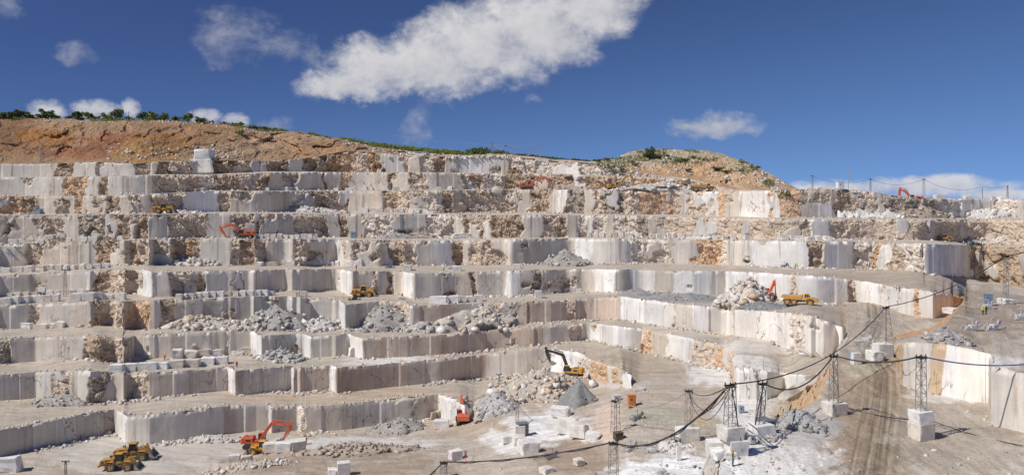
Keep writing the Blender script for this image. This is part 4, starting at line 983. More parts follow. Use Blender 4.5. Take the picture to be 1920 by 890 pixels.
row(Z(1440,400,S1,[(64,88,186,34),(92,142,188,38),(146,188,188,36),(194,250,188,36),(256,322,190,42),(326,376,190,36),(382,440,188,34)]), 'short row under the dark pointed slabs', ragged=.4)
row(Z(0,400,S1,[(155,232,804,44),(246,338,803,34),(346,388,798,34),(392,446,796,50)]), 'low row above the bare left terrace', .05, ragged=.7)
row(Z(0,640,S2,[(734,824,208,58),(828,916,202,56),(926,982,194,56),(986,1052,190,54),(1056,1130,184,46),(1134,1230,178,56),(1236,1336,170,54),(1340,1442,160,54),(1446,1526,150,50)]), 'front grey row above the lowest terraces', .12, ragged=.1)
row(Z(0,640,S2,[(1146,1222,116,62),(1226,1312,112,54),(1316,1412,104,50),(1416,1490,98,44),(1496,1532,88,48),(1546,1602,86,28),(1604,1688,78,48)]), 'back boulder row above the lowest terraces', .1, ragged=.8)
row(Z(960,180,S1,[(100,128,528,26),(140,162,528,22)]), 'grey pair at the foot of the top face', ragged=0)
row(Z(1440,180,S1,[(1156,1226,718,36),(1230,1282,718,36),(1294,1346,720,28),(1360,1416,720,30),(1456,1490,724,30),(1514,1542,726,28),(1546,1582,727,32),(1598,1656,728,32),(1664,1722,730,62)]), 'row along the right skyline rim', ragged=.6)
row(Z(1440,180,S1,[(20,62,656,30),(64,86,655,28),(92,142,655,22)]), 'trio at the foot of the spoil mound', ragged=.2)
row(Z(1440,180,S1,[(268,306,652,16),(330,380,652,14),(386,440,652,16),(448,486,652,22)]), 'white row by the rim mast', ragged=0)
def blk(px, py, wpx, hpx, label, ragged=False, rz=0, depth=None, name=None, D=None, rx=0):
    p = spot(px, py, 0, D); m = mpp(p); w = wpx*m; d = depth or min(2.6, w*.8)
    return put_block((p.x*(p.y+d*.5)/p.y, p.y+d*.5, p.z), w, d, hpx*m, rz, ragged, label, None, rx)
blk(17, 886, 40, 27, 'big lone white block on the lowest floor, cut off by the left edge', True, .2)
blk(440, 867, 20, 14, 'small white block on the ramp edge, leftmost by the half hidden loader', False, .15)
blk(462, 866, 20, 10, 'low half buried slab right of the small white ramp block', True, .2)
blk(508, 849, 26, 17, 'grey faced block beside the half hidden yellow loader', False, .12)
blk(533, 848, 26, 17, 'grey faced block in the middle of the ramp edge blocks', False, .1)
blk(560, 845, 26, 19, 'tilted block with a brown side, rightmost on the ramp edge', False, .35, rx=.08)
blk(644, 893, 24, 26, 'upright pale block standing on the ramp at the lower edge', False, .3)
blk(622, 894, 17, 15, 'smaller pale block leaning left of the upright ramp block', True, .1)
blk(1050, 783, 36, 17, 'uppermost white slab block of the slanting block line', True, -.35)
blk(1062, 814, 36, 26, 'second white block down the slanting block line', False, -.45, 3.2)
blk(1086, 824, 32, 26, 'third white block down the slanting block line', True, -.5, 3.2)
blk(1110, 828, 28, 15, 'low pale block ending the slanting block line', True, -.5)
blk(990, 852, 36, 24, 'large pale block with a tan side near the grey cabinet', True, .3)
blk(972, 836, 24, 18, 'white jumbled block under the small mast and cabinet', True, .1)
blk(951, 832, 22, 13, 'flat white block left of the jumbled white block', True, .2)
blk(1086, 874, 20, 12, 'rounded tan boulder on the brown mud', True, .4)
blk(1025, 889, 24, 11, 'white slab on the brown mud at the lower edge', True, .6)
blk(975, 820, 18, 22, 'tan block under the small mast beside the dark cabinet', False, .1)
blk(1009, 559, 13, 15, 'brown cube block alone on the terrace right of centre', False, .1, 2.0)
blk(1085, 545, 10, 7, 'small pale block against the grey face right of the brown cube', False, .1)
blk(969, 503, 14, 8, 'pale block with a bored hole on the lip at centre', False, 0)
blk(764, 507, 16, 11, 'pale block on the lip above the long grey face', False, 0)
blk(857, 508, 16, 10, 'pale block at the foot of a rough pillar', False, 0)
blk(1686, 449, 12, 12, 'dark grey block alone on the right ledge', False, .05)
blk(664, 668, 18, 16, 'cream boulder at the edge of the small puddle', True, .4)
blk(1783, 588, 22, 10, 'white sawn slab lying on the orange bank', False, .5, 2.4)
blk(1802, 640, 20, 7, 'flat pale stone beside the dark mound at right', True, .2)
blk(1605, 683, 0.1+16, 22, 'tan sawn block standing by the lattice mast on the road', False, .1)
blk(1640, 676, 26, 18, 'cream boulder leaning between the tan block and the mast', True, .3)
blk(1652, 674, 14, 14, 'small cream boulder under the road mast', True, .1)
SLABX = [(785, 444, 42, 9, 'long flat white slab lying on the upper ledge, left one'), (867, 447, 36, 9, 'flat white slab propped on the upper ledge, right one')]
for px, py, w, h, lab in SLABX: blk(px, py, w, h, lab, True, .05, 5)
# big leaning boulders in the top bench
blk(377, 326, 44, 27, 'huge grey boulder slab standing in the top bench', True, 0, 3.5)
blk(380, 300, 34, 19, 'rounded grey boulder sitting on the huge grey slab', True, .2, 3)
blk(778, 321, 26, 28, 'tall pale upright slab in the brown top bench', True, 0, 3)

# ------------------------------------------------------------------ machines
def wheel(c, r, w, parent, rimmat='ochre'):
    t = MB(); h = w/2
    t.lathe_y(c, [(-h*.86, r*.55), (-h, r*.62), (-h, r*.86), (-h*.8, r*.97), (-h*.35, r), (h*.35, r), (h*.8, r*.97), (h, r*.86), (h, r*.62), (h*.86, r*.55)], 22)
    for k in range(16):                       # lugs
        a = 2*math.pi*k/16
        for sgn in (-1, 1):
            t.box((c[0]+r*1.0*math.cos(a+.1*sgn), c[1]+sgn*h*.5, c[2]+r*1.0*math.sin(a+.1*sgn)), (.16, h*.8, .16))
    o = t.build('wheel', 'tyre', parent, smooth=False)
    q = MB(); q.lathe_y(c, [(-h*.9, 0.001), (-h*.9, r*.22), (-h*.62, r*.28), (-h*.62, r*.5), (-h*.88, r*.56), (h*.88, r*.56), (h*.62, r*.5), (h*.62, r*.28), (h*.9, r*.22), (h*.9, .001)], 16)
    q.build('rim', rimmat, o); return o

def crawler(root, L_, gauge, w, h):
    for s in (-1, 1):
        m = MB(); pts = []
        for k in range(9): a = math.pi/2+math.pi*k/8; pts.append((-L_/2+h/2+h/2*math.cos(a), h/2+h/2*math.sin(a)))
        for k in range(9): a = -math.pi/2+math.pi*k/8; pts.append((L_/2-h/2+h/2*math.cos(a), h/2+h/2*math.sin(a)))
        m.prism(pts, s*gauge/2-w/2, s*gauge/2+w/2)
        n = 22
        for k in range(n):
            x = -L_/2+h/2+(L_-h)*k/(n-1)
            m.box((x, s*gauge/2, h+.02), (.16, w*1.02, .07)); m.box((x, s*gauge/2, .0), (.16, w*1.02, .07))
        o = m.build('crawler_track', 'black', root)
        r = MB()
        for x in (-L_/2+h/2, L_/2-h/2): r.lathe_y((x, s*(gauge/2+w/2), h/2), [(-.02, .001), (.06, .12), (.06, h*.30), (-.02, h*.36)], 14)
        for k in range(5): r.lathe_y((-L_/2+h+(L_-2*h)*k/4, s*(gauge/2+w/2), h*.3), [(-.02, .001), (.05, .1), (.05, .16), (-.02, .18)], 10)
        r.build('roller', 'grey', o)

def excavator(name, p, face, slew, arm, paint, label, s=1.0, boom=None, stickmat=None, cabwhite=False, text=None, cat='excavator', group='tracked excavators at work in the quarry', btext=False):
    """arm: bend, boom tip, stick end, in metres in front of and above the slew ring"""
    boom = boom or paint
    root = empty(name, p, face, s); tag(root, label, cat, group)
    crawler(root, 5.6, 2.9, .65, 1.15)
    u = MB(); u.box((0, 0, .72), (3.0, 2.3, .55)); u.lathe_z((0, 0, .95), [(0, .95), (.3, .95), (.3, .001)], 20); u.build('undercarriage', 'black', root)
    cr, sr = math.cos(slew), math.sin(slew)
    def rot(m):
        m.v = [(x*cr-y*sr, x*sr+y*cr, z) for x, y, z in m.v]; return m
    b = MB(); b.prism([(-2.4,1.28),(2.0,1.28),(2.0,1.62),(.5,1.75),(.5,1.75),(-2.4,1.75)], -1.5, 1.5)
    b.prism([(-2.45,1.75),(-.4,1.75),(-.4,2.45),(-.7,2.62),(-2.45,2.62)], -1.5, 1.5)
    b.prism([(.0,1.75),(1.7,1.75),(1.6,2.15),(.1,2.2)], -1.5, -.75)
    hs = rot(b).build('house', paint, root, bevel=.06)
    for sgn in (-1, 1):
        g = MB()
        for k in range(5): g.box((-1.5, sgn*1.515, 1.95+.1*k), (1.1, .03, .09))
        rot(g).build('grille', 'black', hs)
    c = MB(); c.prism([(-3.35,1.25),(-2.47,1.25),(-2.47,2.72),(-2.9,2.72),(-3.3,2.5)], -1.48, 1.48); cw = rot(c).build('counterweight', paint, root, bevel=.1)
    e = MB(); e.tube([(-1.7, -.8, 2.6), (-1.7, -.8, 3.1), (-1.85, -.8, 3.25)], .09); e.build('exhaust', 'black', hs) if slew == 0 else rot(e).build('exhaust', 'black', hs)
    d = MB(); d.box((-1.3, .4, 2.68), (1.3, .9, .12)); rot(d).build('engine_cover', 'black' if boom != paint else paint, hs)
    k = MB(); k.prism([(.35,1.64),(1.95,1.64),(2.05,2.2),(1.75,3.2),(.45,3.2),(.35,2.6)], .5, 1.48); cb = rot(k).build('cab', 'black', root, bevel=.05)
    rf = MB(); rf.box((1.08, .99, 3.24), (1.45, 1.05, .09)); rot(rf).build('cab_roof', paint if not cabwhite else 'pale', cb)
    w = MB()
    w.add([(.5,1.492,2.15),(1.05,1.492,2.15),(1.05,1.492,3.05),(.55,1.492,3.05)], [(0,1,2,3)]); w.add([(1.15,1.492,2.05),(1.92,1.492,2.15),(1.7,1.492,3.05),(1.15,1.492,3.05)], [(0,1,2,3)])
    w.add([(.5,.488,2.15),(1.9,.488,2.15),(1.7,.488,3.05),(.55,.488,3.05)], [(0,1,2,3)]); w.add([(2.035,.6,2.25),(2.035,1.4,2.25),(1.775,1.4,3.12),(1.775,.6,3.12)], [(0,1,2,3)])
    rot(w).build('cab_window', 'glass', cb)
    (bx, bz), (tx, tz), (sx, sz) = arm[:3]; kx, kz = arm[3] if len(arm) > 3 else (sx-.9, sz-.5)
    pv = (1.0, 2.0); y0, y1 = -.28, .28
    m = MB(); mx, mz = (pv[0]+bx)/2, (pv[1]+bz)/2
    m.limb([pv, (mx, mz), (bx, bz), ((bx*.6+tx*.4), (bz*.6+tz*.4)+.06), (tx, tz)], [.5, .74, .88, .7, .42], y0, y1); bo = rot(m).build('boom', boom, root)
    m = MB()
    for yy in (-.42, .42): m.tube([(1.7, yy, 1.55), ((1.7+mx*1.15)/2, yy, (1.55+mz*1.05)/2)], .13, 8)
    for yy in (-.42, .42): m.tube([((1.7+mx*1.15)/2, yy, (1.55+mz*1.05)/2), (mx*1.12, yy, mz*1.06)], .075, 8)
    rot(m).build('boom_cylinder', 'grey' if boom != 'black' else 'black', bo)
    dx, dz = sx-tx, sz-tz; l = math.hypot(dx, dz); ux, uz = dx/l, dz/l
    hx, hz = tx-ux*.9, tz-uz*.9                        # heel of the stick
    m = MB(); m.limb([(hx, hz), (tx, tz), (tx+dx*.4, tz+dz*.4), (sx, sz)], [.35, .8, .62, .36], y0+.06, y1-.06); stk = rot(m).build('stick', stickmat or boom, root)
    nx, nz = (-(tz-bz), tx-bx); q = math.hypot(nx, nz); nx, nz = nx/q, nz/q
    m = MB(); ca = (bx+nx*.75, bz+nz*.75); cb2 = ((ca[0]*.45+hx*.55), (ca[1]*.45+hz*.55))
    m.tube([(ca[0], 0, ca[1]), (cb2[0], 0, cb2[1])], .15, 8); m.tube([(cb2[0], 0, cb2[1]), (hx, 0, hz)], .08, 8); rot(m).build('stick_cylinder', boom, bo)
    m = MB(); px_, pz_ = uz, -ux
    if px_*1 + 0 < 0: px_, pz_ = -px_, -pz_
    m.tube([(tx+px_*.5, 0, tz+pz_*.5), (sx*.65+tx*.35+px_*.5, 0, sz*.65+tz*.35+pz_*.5)], .11, 8); m.tube([(sx*.65+tx*.35+px_*.5, 0, sz*.65+tz*.35+pz_*.5), (sx+px_*.4, 0, sz+pz_*.4)], .06, 8); rot(m).build('bucket_cylinder', stickmat or boom, stk)
    vx, vz = kx-sx, kz-sz; l = math.hypot(vx, vz) or 1; vx, vz = vx/l, vz/l; wx, wz = -vz, vx
    if wx > 0: wx, wz = -wx, -wz
    def B(a, c): return (sx+vx*a+wx*c, sz+vz*a+wz*c)
    m = MB(); pr = [B(-.15, .1), B(.1, -.35), B(.7, -.42), B(1.25, -.15), B(1.5, .5), B(1.1, .55), B(.3, .5)]
    m.prism(pr, -.62, .62)
    for yy in (-.5, -.17, .17, .5): m.prism([B(1.45, .45), B(1.55, .55), B(1.2, .95)], yy-.06, yy+.06)
    rot(m).build('bucket', 'bucket', stk)
    if text:
        tx_ob(text, cw, (-3.36, .78, 1.72) if slew == 0 else None, .42)
    if btext:
        tx_ob('HITACHI', bo, None, .34, side=((bx+tx)/2-.9, -.292, (bz+tz)/2-.05, math.atan2(tz-bz, tx-bx)))
    return root
def tx_ob(text, parent, loc, size, side=None):
    cu = bpy.data.curves.new('lettering', 'FONT'); cu.body = text; cu.size = size; cu.extrude = .006; cu.space_character = 1.05
    o = bpy.data.objects.new('tmp', cu); COL.objects.link(o)
    dg = bpy.context.evaluated_depsgraph_get(); me = bpy.data.meshes.new_from_object(o.evaluated_get(dg)); bpy.data.objects.remove(o)
    r = bpy.data.objects.new('lettering', me); COL.objects.link(r); me.materials.clear(); me.materials.append(MAT['white']); r.parent = parent
    if side: r.location = side[:3]; r.rotation_euler = (R(90), -side[3], 0)
    else: r.location = loc; r.rotation_euler = (R(90), 0, R(-90))
    return r

def loader(p, face, label, paint='yellow', s=1.0, lift=.0, stack=True):
    root = empty('wheel_loader', p, face, s); tag(root, label, 'wheel loader', 'wheel loaders in the quarry')
    for x in (-1.75, 1.75):
        for y in (-1.15, 1.15): wheel((x, y, .92), .92, .72, root, paint)
    m = MB(); m.prism([(-4.0,.95),(-.3,.95),(-.3,1.5),(-3.9,1.5)], -.75, .75); m.prism([(.3,.75),(2.3,.75),(2.2,1.45),(1.4,2.0),(.7,2.3),(.3,1.6)], -.5, .5); m.box((0, 0, 1.05), (1.0, .5, .5)); m.build('chassis', paint, root, bevel=.05)
    m = MB(); m.prism([(-3.95,1.5),(-1.0,1.5),(-1.0,2.5),(-2.0,2.5),(-3.6,2.3),(-3.95,2.0)], -.9, .9); hd = m.build('engine_hood', paint, root, bevel=.08)
    for sgn in (-1, 1):
        MB().box((-2.3, sgn*.91, 2.0), (1.0, .03, .5)).build('grille', 'black', hd); MB().box((-3.35, sgn*.91, 1.85), (.5, .03, .4)).build('grille', 'black', hd)
    MB().box((-3.96, 0, 1.8), (.03, 1.3, .4)).build('radiator_grille', 'black', hd)
    m = MB(); m.box((-4.05, 0, 1.1), (.5, 2.4, .45)); m.build('counterweight', paint, root, bevel=.08)
    m = MB()
    for y in (-1.15, 1.15):
        for x in (-1.75, 1.75): m.limb([(x-1.05, 1.5), (x-.65, 1.93), (x, 2.05), (x+.65, 1.93), (x+1.0, 1.55)], [.07]*5, y-.38, y+.38)
    m.build('fender', paint, root)
    m = MB(); m.prism([(-1.0,1.5),(.35,1.5),(.5,2.2),(.35,3.35),(-.85,3.35),(-1.0,2.4)], -.72, .72); cb = m.build('cab', 'black', root, bevel=.04)
    m = MB(); m.box((-.25, 0, 3.43), (1.6, 1.7, .16)); m.build('cab_roof', paint, cb, bevel=.04)
    m = MB(); m.prism([(-.99,1.5),(.36,1.5),(.45,1.95),(-.99,1.95)], -.735, .735); m.build('cab_base', paint, cb)
    m = MB()
    for sgn in (-1, 1): m.add([(-.85,sgn*.73,2.1),(.42,sgn*.73,2.1),(.3,sgn*.73,3.25),(-.75,sgn*.73,3.25)], [(0,1,2,3)])
    m.add([(.505,-.6,2.25),(.505,.6,2.25),(.365,.6,3.27),(.365,-.6,3.27)], [(0,1,2,3)]); m.build('cab_window', 'glass', cb)
    if stack:
        m = MB(); m.tube([(-1.6, -.45, 2.45), (-1.6, -.45, 3.0), (-1.72, -.45, 3.15)], .1, 8); m.tube([(-2.2, .4, 2.45), (-2.2, .4, 2.85)], .14, 8); m.build('exhaust', 'black', hd)
    m = MB()
    for y in (-.62, .62): m.limb([(.95, 2.25), (1.9, 2.2+lift*.3), (2.7, 1.35+lift), (3.25, .55+lift)], [.35, .55, .5, .35], y-.13, y+.13)
    la = m.build('lift_arm', paint, root)
    m = MB(); m.tube([(.95, 0, 2.1), (2.0, 0, 2.45+lift*.3)], .13, 8); m.tube([(2.0, 0, 2.45+lift*.3), (2.55, 0, 2.5+lift*.8)], .07, 8); m.limb([(2.45, 2.75+lift), (2.75, 1.9+lift), (2.9, 1.2+lift)], [.3, .42, .3], -.14, .14)
    for y in (-.4, .4): m.tube([(.7, y, 1.2), (2.3, y, 1.6+lift*.5)], .1, 8)
    m.build('tilt_linkage', paint, la)
    z = lift
    m = MB()
    out = [(3.15,.95+z),(3.2,.35+z),(3.5,.06+z),(4.55,.04+z),(4.55,.1+z),(3.6,.16+z),(3.32,.42+z),(3.28,.95+z),(3.45,1.35+z),(3.38,1.42+z)]
    m.prism(out, -1.55, 1.55)
    for y in (-1.55, 1.49): m.prism([(3.15,.95+z),(3.2,.35+z),(3.5,.06+z),(4.5,.05+z),(3.7,.95+z),(3.42,1.38+z)], y, y+.06)
    for k in range(7): m.box((4.62, -1.4+2.8*k/6, .07+z), (.25, .12, .07))
    m.build('bucket', 'bucket', la)
    return root

def dump_truck(p, face, label, s=1.0, mat='yellow', group=None):
    root = empty('dump_truck', p, face, s); tag(root, label, 'dump truck', group)
    for x in (3.2, -1.15, -3.0):
        for y in (-1.12, 1.12): wheel((x, y, .92), .92, .7, root, mat)
    m = MB(); m.box((-1.6, 0, 1.2), (5.2, .9, .4)); m.box((3.0, 0, 1.25), (3.4, 1.0, .4)); m.box((1.2, 0, 1.25), (1.4, .5, .35)); m.build('chassis', 'black', root)
    m = MB(); m.prism([(2.7,1.15),(5.2,1.0),(5.35,1.3),(5.3,1.75),(4.8,2.05),(2.9,2.35),(2.7,2.3)], -1.05, 1.05); hd = m.build('hood', mat, root, bevel=.12)
    m = MB(); m.box((5.33, 0, 1.5), (.08, 1.5, .45)); m.build('grille', 'darkbox', hd)
    m = MB(); m.prism([(3.7,2.16),(5.0,1.93),(5.05,2.0),(3.7,2.26)], -.75, .75); m.build('hood_vent', 'darkbox', hd)
    m = MB(); m.prism([(1.55,1.3),(2.9,1.3),(2.95,2.3),(2.75,3.3),(1.65,3.3),(1.55,2.5)], -.85, .85); cb = m.build('cab', mat, root, bevel=.08)
    m = MB()
    for sgn in (-1, 1):
        m.add([(1.7,sgn*.858,2.35),(2.2,sgn*.858,2.35),(2.2,sgn*.858,3.15),(1.75,sgn*.858,3.15)], [(0,1,2,3)]); m.add([(2.27,sgn*.858,2.35),(2.86,sgn*.858,2.35),(2.7,sgn*.858,3.15),(2.27,sgn*.858,3.15)], [(0,1,2,3)])
    m.add([(2.958,-.7,2.4),(2.958,.7,2.4),(2.795,.7,3.2),(2.795,-.7,3.2)], [(0,1,2,3)]); m.build('cab_window', 'glass', cb)
    m = MB()
    for y in (-1.12, 1.12): m.limb([(2.15, 1.6), (2.5, 1.98), (3.2, 2.1), (3.9, 1.98), (4.25, 1.6)], [.08]*5, y-.36, y+.36)
    m.build('fender', mat, root)
    m = MB(); m.prism([(-4.9,2.25),(-3.6,1.75),(.4,1.55),(1.1,1.75),(1.2,3.0),(1.1,3.02),(.2,2.75),(-4.6,2.55)], -1.45, 1.45)
    dk = m.build('dump_body', mat, root, bevel=.05)
    m = MB()
    for sgn in (-1, 1):
        for x in (-3.6, -2.4, -1.2, 0): m.box((x, sgn*1.48, 2.15), (.14, .07, .8))
    m.prism([(.45,1.6),(1.05,1.78),(1.14,2.9),(1.0,2.9)], -1.5, 1.5); m.build('body_rib', 'ochre', dk)
    m = MB(); m.box((-1.9, 0, 2.72), (4.9, 2.6, .12)); m.build('dump_load', 'stone_plain', dk)
    m = MB(); m.tube([(1.9, 1.1, 3.0), (2.0, 1.15, 2.5)], .04); m.box((3.1, 1.1, 2.7), (.06, .28, .4)); m.box((3.1, -1.1, 2.7), (.06, .28, .4)); m.build('mirror', 'black', cb)
    return root
MAT['stone_plain'] = simple_mat('loaded_soil', (.45, .37, .28), .9, 0, .5, (.56, .5, .43), 3)

def face_to(p, deg): return R(deg)
# orange excavators
p = spot(480, 838); excavator('excavator', p, R(2), R(0), [(3.9, 5.9), (8.3, 5.2), (6.6, 2.1), (5.6, 1.2)], 'orange', 'orange tracked excavator with its arm folded down on the lowest floor, near yellow machines', 1.0, btext=True)
p = spot(463, 446); p.y -= 2.2; p.z = ground_z(p.x, p.y, p.z); excavator('excavator', p, R(186), R(0), [(4.6, 5.0), (8.4, 3.7), (6.6, .6), (5.6, .6)], 'orange', 'orange excavator facing left on a ledge beside pale blocks, its bucket at its feet', 1.0)
p = spot(988, 353, 0, DS[9][int((988+300)/STEP)]-10); excavator('excavator', p, R(3), R(0), [(4.7, 4.9), (8.6, 4.6), (10.4, 1.4), (10.6, .6)], 'orange', 'orange excavator reaching right on the upper ledge against brown rubble', 1.0)
p = spot(1438, 562, -3); excavator('excavator', Vector((p.x, p.y, p.z+.5)), R(35), R(0), [(3.2, 4.6), (5.6, 5.8), (7.0, 2.4), (6.4, 1.6)], 'orange', 'orange excavator with raised arm on the white rock heap behind the dump truck', .95)
p = spot(868, 792); excavator('excavator', p, R(97), R(0), [(3.2, 4.6), (6.2, 5.0), (7.6, 2.6), (7.0, 1.6)], 'orange', 'orange excavator seen from behind beside the bright end of the lowest bench', 1.0, text='HITACHI')
p = spot(1722, 408); p = p+Vector((0, 3.6, 0)); p.z = ground_z(p.x, p.y, p.z)+5.3
excavator('excavator', p, R(178), R(0), [(2.6, 4.2), (5.2, 5.4), (5.4, .8), (4.8, .2)], 'orange', 'orange excavator standing in dark rubble on the right rim under the lattice mast', .95)
# yellow excavators
p = spot(1154, 357, 0, DS[9][int((1154+300)/STEP)]-10); excavator('excavator', p, R(4), R(0), [(4.0, 5.2), (6.4, 6.2), (7.9, 1.6), (7.9, .8)], 'ochre', 'dull yellow excavator with a tall bent arm on the upper ledge', 1.0)
p = spot(1290, 356, 0, DS[9][int((1290+300)/STEP)]-10); excavator('excavator', p, R(176), R(0), [(2.7, 4.6), (4.3, 4.2), (4.5, 1.2), (3.9, .8)], 'ochre', 'dull yellow excavator with a tightly folded arm left of a yellow truck', .95)
p = spot(1072, 722, 2); excavator('excavator', Vector((p.x, p.y, p.z+1.9)), R(150), R(8), [(2.6, 5.9), (7.4, 6.9), (6.2, 3.6), (5.2, 2.9)], 'yellow', 'yellow excavator with black boom standing on the broken marble heap', 1.0, boom='black')
# loaders
p = spot(226, 879); loader(p, R(6), 'yellow wheel loader parked in front, nearest the lower left corner', 'ochre', 1.06)
p = spot(252, 864, 1.5); loader(p, R(9), 'yellow wheel loader parked just behind another loader, its arms raised', 'ochre', 1.12, .5)
p = spot(488, 851); loader(Vector((p.x, p.y+1.2, p.z-.4)), R(172), 'yellow loader half hidden behind the ramp edge blocks', 'yellow', .95)
p = spot(683, 556); loader(p, R(-3), 'big yellow wheel loader with raised fork arms on the middle terrace', 'yellow', 1.05, .35)
p = spot(308, 398, 0, DS[8][int((308+300)/STEP)]-7.5); loader(p, R(4), 'small yellow wheel loader on a high ledge before white rubble', 'yellow', 1.05, .1)
p = spot(1770, 452); loader(p, R(170), 'small dusty loader with a blue grey cab on the upper right ledge', 'ochre', .7, .1)
p = spot(966, 324, 0, DS[10][int((966+300)/STEP)]-4); loader(p, R(-30), 'yellow loader half hidden at the foot of the highest white face', 'ochre', .8)
# trucks
p = spot(1497, 571); dump_truck(p, R(-24), 'yellow articulated dump truck heading right down the quarry road', .95)
p = spot(1318, 357, 0, DS[9][int((1318+300)/STEP)]-11); dump_truck(p, R(-8), 'dusty yellow dump truck on the upper ledge right of the folded excavator', .95, 'ochre')

# ------------------------------------------------------------------ lattice masts and cables
def mast(p, h, label, wb=1.1, wt=.42, lean=0.0, arms=True, group='lattice cable masts', mat='galv', r=.055, seg=None):
    root = empty('lattice_mast', p, random.uniform(.1, .5)); tag(root, label, 'mast', group)
    seg = seg or max(4, int(h/.95)); m = MB(); n = MB()
    def cn(t, a, b): w = (wb*(1-t)+wt*t)/2; return (a*w+lean*t*h, b*w, h*t)
    C4 = [(-1,-1),(1,-1),(1,1),(-1,1)]
    for a, b in C4: m.tube([cn(0, a, b), cn(1, a, b)], r, 4)
    m.build('mast_leg', mat, root)
    for i in range(seg):
        t0, t1 = i/seg, (i+1)/seg
        for k in range(4):
            a, b = C4[k], C4[(k+1) % 4]
            n.tube([cn(t0, *a), cn(t1, *b)] if (i+k) % 2 else [cn(t0, *b), cn(t1, *a)], r*.6, 4); n.tube([cn(t1, *a), cn(t1, *b)], r*.6, 4)
    n.build('lattice_brace', mat, root)
    if arms:
        q = MB(); q.box((lean*h, 0, h+.06), (wt*1.3, wt*1.3, .1)); q.box((lean*h, 0, h+.2), (1.5, .14, .14)); hd = q.build('mast_head', 'black', root)
        for x in (-.65, 0, .65): MB().lathe_z((lean*h+x, 0, h+.27), [(0, .1), (.1, .05), (.14, .11), (.24, .05), (.3, .001)], 8).build('insulator', 'black', hd)
    else:
        q = MB(); q.box((lean*h, 0, h+.05), (wt*1.4, wt*1.4, .1)); q.build('mast_head', 'black', root)
    root['top'] = h; return root
def tip(root): 
    return Vector(root.location)+Vector((0, 0, root['top']+.3))
def mast_at(px, py_base, py_top, label, **k):
    p = spot(px, py_base, 0, k.pop('D', None)); h = (py_base-py_top)*mpp(p); k.setdefault('wb', .13*h); k.setdefault('wt', .055*h)
    return mast(p, h, label, **k)
def cable(a, b, sag, r, label, mat='cable', twist=0, n=26, name='power_cable'):
    pts = []
    for i in range(n+1):
        t = i/n; q = a.lerp(b, t); q.z -= 4*sag*t*(1-t); pts.append(q)
    m = MB(); m.tube(pts, r, 6)
    if twist:
        m.tube([q+Vector((r*1.6*math.cos(i*1.1), 0, r*1.2*math.sin(i*1.1)-r)) for i, q in enumerate(pts)], r*.6, 5)
    o = m.build(name, mat, None, True); tag(o, label, 'cable'); return o
def on_block(px, py, wpx, hpx, label, ragged=False, rz=.25, depth=None, D=None):
    """a block under a mast; gives back the middle of its top"""
    p = spot(px, py, 0, D); m = mpp(p); w = wpx*m; d = depth or w*.85; h = hpx*m
    c = Vector((p.x*(p.y+d*.5)/p.y, p.y+d*.5, p.z)); put_block(c, w, d, h, rz, ragged, label); return c+Vector((0, 0, h-.08))
# near right masts
t1 = on_block(1727, 826, 36, 32, 'lower of two stacked tan blocks under the mast on the right road', False, .35)
m_ = mpp(t1); put_block(t1, 34*m_, 30*m_, 23*m_, .28, False, 'upper of two stacked tan blocks under the mast on the right road')
top = t1+Vector((0, 0, 23*m_-.1)); MR = mast(top, (770-672)*m_, 'lattice mast on two stacked tan blocks beside the right road', .92, .78)
t2 = on_block(1565, 780, 36, 24, 'pale block under the mast at the brink of the right road', False, .3); m_ = mpp(t2)
MB_ = mast(t2+Vector((-.15, 0, 0)), (757-673)*m_, 'lattice mast on one pale block at the brink of the right road', .95, .62)
t3 = on_block(1378, 856, 40, 30, 'lower right block of the stack behind the worker', False, .25); m_ = mpp(t3)
put_block(t3+Vector((-1.9, .9, -30*m_)), 34*m_, 2.0, 24*m_, .1, False, 'lower left block of the stack behind the worker')
put_block(t3+Vector((-2.2, -.8, -30*m_)), 22*m_, 1.3, 15*m_, .3, True, 'small pale block in front of the stack behind the worker')
put_block(t3+Vector((-.9, -1.3, -30*m_)), 22*m_, 1.2, 13*m_, .2, True, 'small white block next to the worker')
put_block(t3+Vector((-.5, .1, 0)), 38*m_, 2.2, 26*m_, .3, False, 'top block of the stack behind the worker, carrying the thick mast')
MA = mast(t3+Vector((-.5, .1, 26*m_-.1)), (800-727)*m_, 'thick lattice mast on stacked blocks behind the worker', 1.15, .85)
t4 = on_block(1428, 824, 42, 26, 'long tan block under the mast right of the worker', False, .35, 2.2); m_ = mpp(t4)
ML = mast(t4+Vector((-.2, .2, 0)), (792-720)*m_, 'slim leaning lattice mast right of the worker', .8, .62, lean=.10)
t5 = on_block(1655, 671, 30, 26, 'tan block pair under the mast at the road bend', False, .15); m_ = mpp(t5)
MT = mast(t5+Vector((.8, .4, -.2)), (646-579)*m_, 'tall tapering lattice mast at the road bend', 1.9, .75)
t6 = on_block(1886, 571, 24, 10, 'flat dusty block under the twin posted mast', True, .1); m_ = mpp(t6)
MU = mast(t6, (562-484)*m_, 'twin posted mast on the terrace at far right', .75, .5)
t7 = on_block(1289, 829, 40, 26, 'large white block with a grey face under a mast by the hose coil', False, .22, 2.6); m_ = mpp(t7)
MC = mast(t7+Vector((.3, .2, 0)), (803-737)*m_, 'lattice mast on a large white block in the pit', 1.2, 1.0)
MF = mast_at(1150, 905, 814, 'lattice mast cut off by the lower edge of the picture', D=126, wb=1.45, wt=1.15)
MG = mast_at(1154, 812, 752, 'lattice mast behind the orange cabin mound', wb=1.4, wt=1.1)
MH = mast_at(970, 797, 753, 'small lattice mast beside the dark cabinet', wb=.7, wt=.5)
MI = mast_at(936, 746, 703, 'thin mast beside the grey stony bank', wb=.5, wt=.3)
MJ = mast_at(123, 900, 866, 'thin mast top at the lower left edge', wb=.4, wt=.3)
